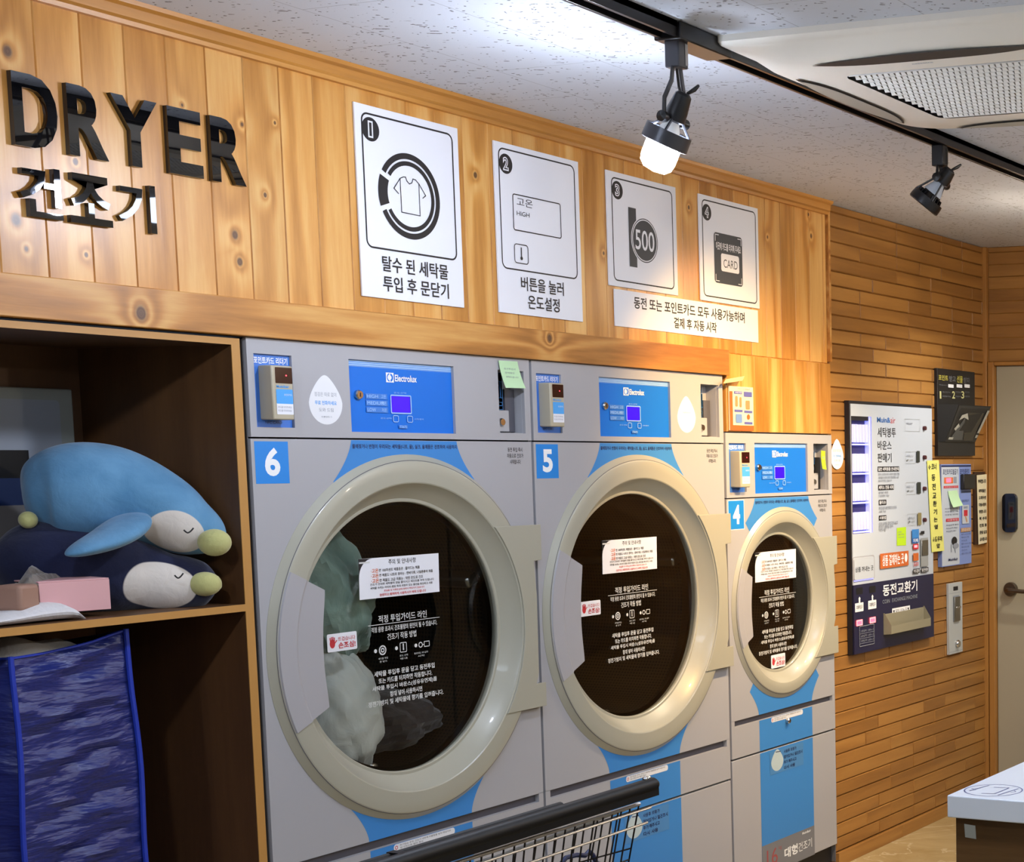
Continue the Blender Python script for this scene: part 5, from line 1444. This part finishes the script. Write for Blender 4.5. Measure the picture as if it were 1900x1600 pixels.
mb = MB(); P = [W3(px, py, -1.15) for px, py in ((1040, 1605), (1050, 1592), (1070, 1587), (1086, 1588), (1093, 1580), (1100, 1587), (1106, 1600), (1110, 1612))]
mb.tube(P, .0045, 8); mb.build('bag_cord', 'print_navy', T)

# ------------------------------------------------------------------ track and lamps
TR = thing('light_track', 'long black ceiling lighting track parallel to the pine wall', 'track', (3.5, -.96, 2.45))
mb = MB(); mb.box(-1.2, 6.6, -.985, -.975, 2.457, CZ); mb.box(-1.2, 6.6, -.945, -.935, 2.457, CZ); mb.box(-1.2, 6.6, -.985, -.935, 2.475, CZ); mb.build('rail', 'rail_black', TR, bevel=.001)
mb = MB(); mb.box(-1.2, 6.6, -.966, -.954, 2.470, 2.475); mb.build('conductor_strip', mat('copper', '1c1818', .4, .3), TR)
MB().box(3.12, 3.32, -.994, -.926, 2.452, CZ - .001).build('rail_joint', 'rail_black', TR, bevel=.003)


def lamp(x, yk, S0, S1, kind, label, glow='bulb_light'):
    "S0 back of the socket, S1 front tip of the lamp"
    T = thing('track_spotlight', label, 'lamp', (x, -.96 + yk, 2.36), 'spotlights on the black track')
    ax = (S1 - S0).normalized(); side = ax.cross(Vector((0, 0, 1)))
    side = Vector((1, .0, 0)) - ax * ax.x; side.normalize(); L = (S1 - S0).length
    gm = 'fixture_grey' if kind == 'bulb' else 'fixture_black'
    MB().box(x - .018, x + .018, -.978 + yk, -.942 + yk, 2.398, 2.458).build('track_adapter', gm, T, bevel=.003)
    MB().box(x + .006, x + .016, -.979 + yk, -.9785 + yk, 2.405, 2.450).build('adapter_plate', 'pad_grey' if kind == 'bulb' else 'fixture_black', T)
    piv = S0 + ax * (.35 * L if kind == 'bulb' else .38 * L)
    w_ = .036
    for s_ in (-1, 1):
        p1 = Vector((x + s_ * .014, -.96 + yk, 2.400)); p2 = Vector((x + s_ * .020, -.96 + yk, 2.37)); p3 = piv + side * s_ * w_
        p25 = lerp(p2, p3, .5) + Vector((s_ * .012, 0, 0))
        mb = MB(); mb.tube([p1, p2, p25, p3], .0065, 8, flat=.5); mb.build('yoke_arm', gm, T)
        MB().lathe([(0, -.008), (.010, -.008), (.012, 0), (.012, .010), (0, .012)], p3, side * s_, 16).build('pivot_knob', 'fixture_black', T)
    mb = MB(); mb.lathe([(0, 0), (.012, 0), (.018, .006), (.023, .04), (.024, .062), (.018, .066), (0, .066)] if kind == 'bulb' else [(0, 0), (.012, 0), (.018, .005), (.023, .030), (.024, .046), (.018, .050), (0, .050)], S0, ax, 28); mb.build('socket', 'fixture_black', T)
    mb = MB(); mb.tube([(x, -.96 + yk, 2.40), (x + .004, -.962 + yk, 2.36), lerp((x, -.96 + yk, 2.33), S0, .6), S0], .003, 8); mb.build('cable', 'fixture_black', T)
    h = S0 + ax * .01; mb = MB(); q = side * .5 - ax * .4 + Vector((0, -.5, .3)); q.normalize(); mb.tube([h + q * .012, h + q * .028 + side * .006, h + q * .042, h + q * .030 - side * .006 + ax * .006, h + q * .012], .0035, 8); mb.build('tilt_handle', 'fixture_black', T)
    if kind == 'bulb':
        rc = S0 + ax * (L * .56); rr0 = .050
        MB().lathe([(rr0 - .004, -.014), (rr0, -.016), (rr0 + .001, .016), (rr0 - .003, .018), (rr0 - .004, -.014)], rc, ax, 48).build('ring_guard', 'fixture_grey', T)
        for k_ in range(3):
            a = 2.1 * k_ + .6; u = side * math.cos(a) + ax.cross(side) * math.sin(a)
            MB().tube([S0 + ax * .06 + u * .020, rc - ax * .012 + u * (rr0 - .002)], .0032, 6).build('strut', 'fixture_grey', T)
        bd = MB().lathe([(.013, .060), (.016, .070), (.026, .092), (.0345, .100), (.036, .106)], S0, ax, 36).build('bulb_collar', 'bulb_body', T)
        MB().lathe([(.036, .106), (.0375, .120), (.0375, L - .028), (.034, L - .014), (.024, L - .004), (0, L)], S0, ax, 40).build('light_bulb', glow, T)
    else:
        rc = S1
        MB().lathe([(.041, -.012), (.047, -.014), (.049, .0), (.049, .012), (.046, .015), (.041, .013), (.041, -.012)], rc, ax, 48).build('ring_guard', 'fixture_black', T)
        for k_ in range(3):
            a = 2.1 * k_ + .3; u = side * math.cos(a) + ax.cross(side) * math.sin(a)
            MB().tube([S0 + ax * .05 + u * .022, rc - ax * .010 + u * .047], .003, 6).build('strut', 'fixture_black', T)
        LL = (S1 - S0).length
        MB().lathe([(.014, .048), (.017, .056), (.027, .5 * LL + .022), (.029, .5 * LL + .028)], S0, ax, 32).build('lamp_neck', mat('neck_silver', 'b4bcc6', .35), T)
        mb = MB()
        for k_ in range(20):
            a = 2 * math.pi * k_ / 20; u = side * math.cos(a) + ax.cross(side) * math.sin(a); t_ = ax.cross(u)
            c = S0 + ax * (.5 * LL + .032) + u * .031; mb.obox(lerp(c, rc + u * .036, .5), ((rc + u * .038 - c), t_, u), ((rc + u * .038 - c).length / 2, .0011, .007))
        mb.build('cooling_fins', 'fixture_black', T)
        rl = MB().lathe([(.022, .5 * LL + .022), (.034, LL - .008), (.038, LL + .003)], S0, ax, 36).build('reflector_lamp', 'fixture_black', T)
        MB().lathe([(.037, LL + .004), (0, LL + .006)], S0, ax, 36).build('lamp_face', [mat('warm_face', 'fff0d0', .4, emit='ffd9a0', estr=14)], rl)
    return T


lamp(3.152, 0, W3(1270, 172, -.985), W3(1212, 318, -.905), 'bulb', 'track lamp with a glowing bare white bulb above sign 2')
lamp(4.455, 0, W3(1764, 314, -1.0), W3(1718, 374, -.93), 'par', 'black track lamp with a finned reflector bulb that points at the dryers')
# light of the reflector lamp, aimed at the top of dryer 5
s1 = W3(1719, 373, -.925); tg = Vector((4.84, 0, 1.52))


def spot(loc, tgt, e, col, ang, blend, size=.03):
    L = bpy.data.lights.new('reflector_beam', 'SPOT'); L.energy = e; L.color = col; L.spot_size = math.radians(ang); L.spot_blend = blend; L.shadow_soft_size = size
    o = bpy.data.objects.new('reflector_beam', L); C.objects.link(o); o.location = loc
    o.rotation_euler = (Vector(tgt) - Vector(loc)).to_track_quat('-Z', 'Y').to_euler(); return o


ax2 = (tg - s1).normalized()
spot(s1 + ax2 * .03, tg, SPOT, (1, .60, .22), 78, 1.0)
# unseen lamps on the same track, mostly added to brighten from the sides
mat('side_fill_bulb', 'ffffff', .5, emit='dfeaff', estr=BULB * 1.0); mat('warm_side_fill_bulb', 'ffffff', .5, emit='ffeed6', estr=BULB * .4)
lamp(1.45, 0, Vector((1.45, -.985, 2.345)), Vector((1.45, -.905, 2.20)), 'bulb', 'added unseen white track lamp above the shelf cabinet', 'side_fill_bulb')
lamp(.2, 0, Vector((.2, -.985, 2.345)), Vector((.2, -.905, 2.20)), 'bulb', 'added unseen white track lamp at the left end of the track', 'side_fill_bulb')
lamp(5.75, 0, Vector((5.75, -.985, 2.345)), Vector((5.75, -.905, 2.20)), 'bulb', 'added unseen bare bulb track lamp nearest the door', 'warm_side_fill_bulb')  # added to lift the upper wall and far ceiling
for xs_, tgt_, lb_ in ((5.42, (5.15, 0, .75), 'black reflector track lamp pointing down at dryer 4'), (6.25, (6.25, 0, 1.1), 'added unseen black reflector track lamp pointing at the vending machine')):  # the one at the vending machine is added to brighten it
    a_ = Vector((xs_, -.985, 2.345)); b_ = (Vector(tgt_) - a_).normalized(); lamp(xs_, 0, a_, a_ + b_ * .12, 'par', lb_)
    spot(a_ + b_ * .16, tgt_, SPOT * (.62 if xs_ < 6 else .36), (1, .80, .54) if xs_ < 6 else (1, .95, .88), 95, 1.0)
# unseen second track with bulbs, added to brighten the ceiling and room
mat('room_fill_warm', 'ffffff', .5, emit='ffebcd', estr=BULB2 * 2.5); mat('room_fill_cool', 'ffffff', .5, emit='dfeaff', estr=BULB2)
T = thing('light_track', 'added unseen black ceiling track in the middle of the room', 'track', (3.5, -3.76, 2.45))
mb = MB(); mb.box(-1.2, 6.6, -3.785, -3.735, 2.462, CZ); mb.build('rail', 'rail_black', T, bevel=.001)
for x_, g_, lb in ((.9, 'room_fill_cool', 'added unseen white track lamp in the middle of the room, farthest from the door'), (2.5, 'room_fill_cool', 'added unseen white track lamp in the middle of the room beside the camera'), (4.2, 'room_fill_warm', 'added unseen warm track lamp above the counter'), (6.1, 'room_fill_warm', 'added unseen warm track lamp above the washing machines')):
    lamp(x_, -2.8, Vector((x_, -3.77, 2.345)), Vector((x_, -3.73, 2.20)), 'bulb', lb, g_)

# ------------------------------------------------------------------ unseen ceiling lights; all but the first added to fill the room
def panel(x0, x1, y0, y1, label, glow='lamp_white'):
    T = thing('ceiling_light', label, 'lamp', ((x0 + x1) / 2, (y0 + y1) / 2, CZ - .04), 'flat ceiling light panels')
    mb = MB(); mb.box(x0 - .012, x1 + .012, y0 - .012, y1 + .012, CZ - .030, CZ - .0005); mb.build('frame', 'white', T)
    MB().box(x0, x1, y0, y1, CZ - .034, CZ - .030).build('diffuser', glow, T)


panel(4.42, 5.0, -2.62, -1.90, 'flat white ceiling light panel between the counter and the air conditioner')
panel(1.0, 1.5, -3.2, -2.7, 'added unseen flat white ceiling light panel before the shelf cabinet')
panel(2.4, 2.9, -4.6, -4.1, 'added unseen flat white ceiling light panel near the front wall')
panel(5.7, 6.2, -3.4, -2.9, 'added unseen flat white ceiling light panel above the washing machines', 'fill_panel_warm')
panel(2.7, 3.2, -3.0, -2.5, 'added unseen flat white ceiling light panel in the middle of the room')

# ------------------------------------------------------------------ air conditioner
AC = thing('air_conditioner', 'beige four-way ceiling cassette air conditioner next to the black track', 'air conditioner', (3.72, -1.44, 2.44))
ax0, ax1, ay0, ay1 = 3.245, 4.205, -1.918, -.988
xm_, ym_ = (ax0 + ax1) / 2, (ay0 + ay1) / 2


def rsq(h, r_, n=10):
    out = []
    for cx, cy, a in ((1, -1, -90), (1, 1, 0), (-1, 1, 90), (-1, -1, 180)):
        for k_ in range(n + 1): t_ = math.radians(a + 90 * k_ / n); out.append((xm_ + cx * (h - r_) + r_ * math.cos(t_), ym_ + cy * (h - r_) + r_ * math.sin(t_)))
    return out


mb = MB(); rings = [(.465, .012, CZ), (.465, .012, 2.476), (.460, .014, 2.470), (.452, .03, 2.466), (.445, .13, 2.462), (.415, .13, 2.440), (.395, .12, 2.432), (.262, .035, 2.430)]
vs = []; fs = []
for h, r_, z_ in rings: vs += [(a, b, z_) for a, b in rsq(h, r_)]
N = 44
for i in range(len(rings) - 1):
    for k_ in range(N): a = i * N + k_; b = i * N + (k_ + 1) % N; fs.append((a, a + N, b + N, b))
mb.add(vs, fs, 0, True); bd = mb.build('panel', 'ac_white', AC)
for k_ in range(4):
    a = math.pi / 2 * k_; ca, sa = round(math.cos(a)), round(math.sin(a)); rot = lambda u, v: (xm_ + u * ca - v * sa, ym_ + u * sa + v * ca)
    L = .272; P = []
    for i in range(25):
        t_ = -1 + 2 * i / 24; P.append((-.403 + .026 * (t_ * t_), t_ * L))
    for i in range(25):
        t_ = 1 - 2 * i / 24; P.append((-.338 - .036 * (t_ * t_) ** 2, t_ * L))
    mb = MB(); mb.add([rot(*p) + (2.4300 if abs(p[0]) < .385 else 2.4318,) for p in P], [tuple(range(len(P)))]); mb.v = [(v[0], v[1], 2.4285) for v in mb.v]
    lv = mb.build('air_outlet', 'ac_dark' if k_ == 0 else 'ac_dark', AC)
    if k_ != 0:
        Q = [(-.398 + .022 * ((-1 + 2 * i / 24) ** 2), (-1 + 2 * i / 24) * (L - .01)) for i in range(25)] + [(-.343 - .032 * ((1 - 2 * i / 24) ** 4), (1 - 2 * i / 24) * (L - .01)) for i in range(25)]
        mb = MB(); mb.add([rot(*p) + (2.4265,) for p in Q], [tuple(range(len(Q)))]); mb.build('louvre', mat('louvre_grey', 'a9a598', .5), lv)
mb = MB(); nx_, ny_ = 14, 34; dk = MB()
dk.add([(xm_ - .262, ym_ - .262, 2.450), (xm_ + .262, ym_ - .262, 2.450), (xm_ + .262, ym_ + .262, 2.450), (xm_ - .262, ym_ + .262, 2.450)], [(0, 1, 2, 3)])
dk.build('filter', mat('filter_grey', '1c1b19', .8), AC)
sxx, syy = .5 / nx_, .5 / ny_
for i in range(nx_):
    for j in range(ny_):
        x0 = xm_ - .25 + i * sxx; y0 = ym_ - .25 + j * syy; z0, z1 = 2.4465, 2.4300
        mb.add([(x0 + .001, y0 + syy * .5, z0), (x0 + sxx - .003, y0 + .0006, z1), (x0 + sxx - .003, y0 + syy - .0006, z1)], [(0, 1, 2)])
for i in range(nx_ + 1): q = xm_ - .25 + i * sxx; mb.box(q - .0018, q + .0018, ym_ - .25, ym_ + .25, 2.4295, 2.444)
mb.build('intake_grille', mat('grille_white', 'efeee8', .4), AC)
v, f_ = text_mesh('cassette', .02)
mb = MB(); mb.add([(3.405 + .012 * 0 - p[1] * .012 + .012, -1.42 + .0 - p[0] * .016, 2.4295) for p in v], f_); mb.build('small_logo', 'print_grey', AC)

# ------------------------------------------------------------------ washers across the room, seen only in the dryer glass
def washer(xc, label):
    T = thing('washing_machine', label, 'washing machine', (xc, -2.6, 0), 'washing machines facing the dryers')
    MB().box(xc - .36, xc + .36, -2.95, -2.225, 0, 1.45).build('cabinet', 'washer_tan', T, bevel=.004)
    MB().lathe([(.23, 0), (.27, .0), (.285, .02), (.275, .035), (.24, .03)], (xc, -2.225, .84), (0, 1, 0), 48).build('door_ring', 'steel', T)
    MB().lathe([(0, .012), (.235, .012)], (xc, -2.225, .84), (0, 1, 0), 40).build('door_glass', 'black_gloss', T)


washer(5.68, 'tan front-load washing machine opposite dryer 4, left one'); washer(6.42, 'tan front-load washing machine nearest the door')
bpy.data.objects.remove(TOB); bpy.data.curves.remove(TCU); bpy.data.scenes.remove(TS)
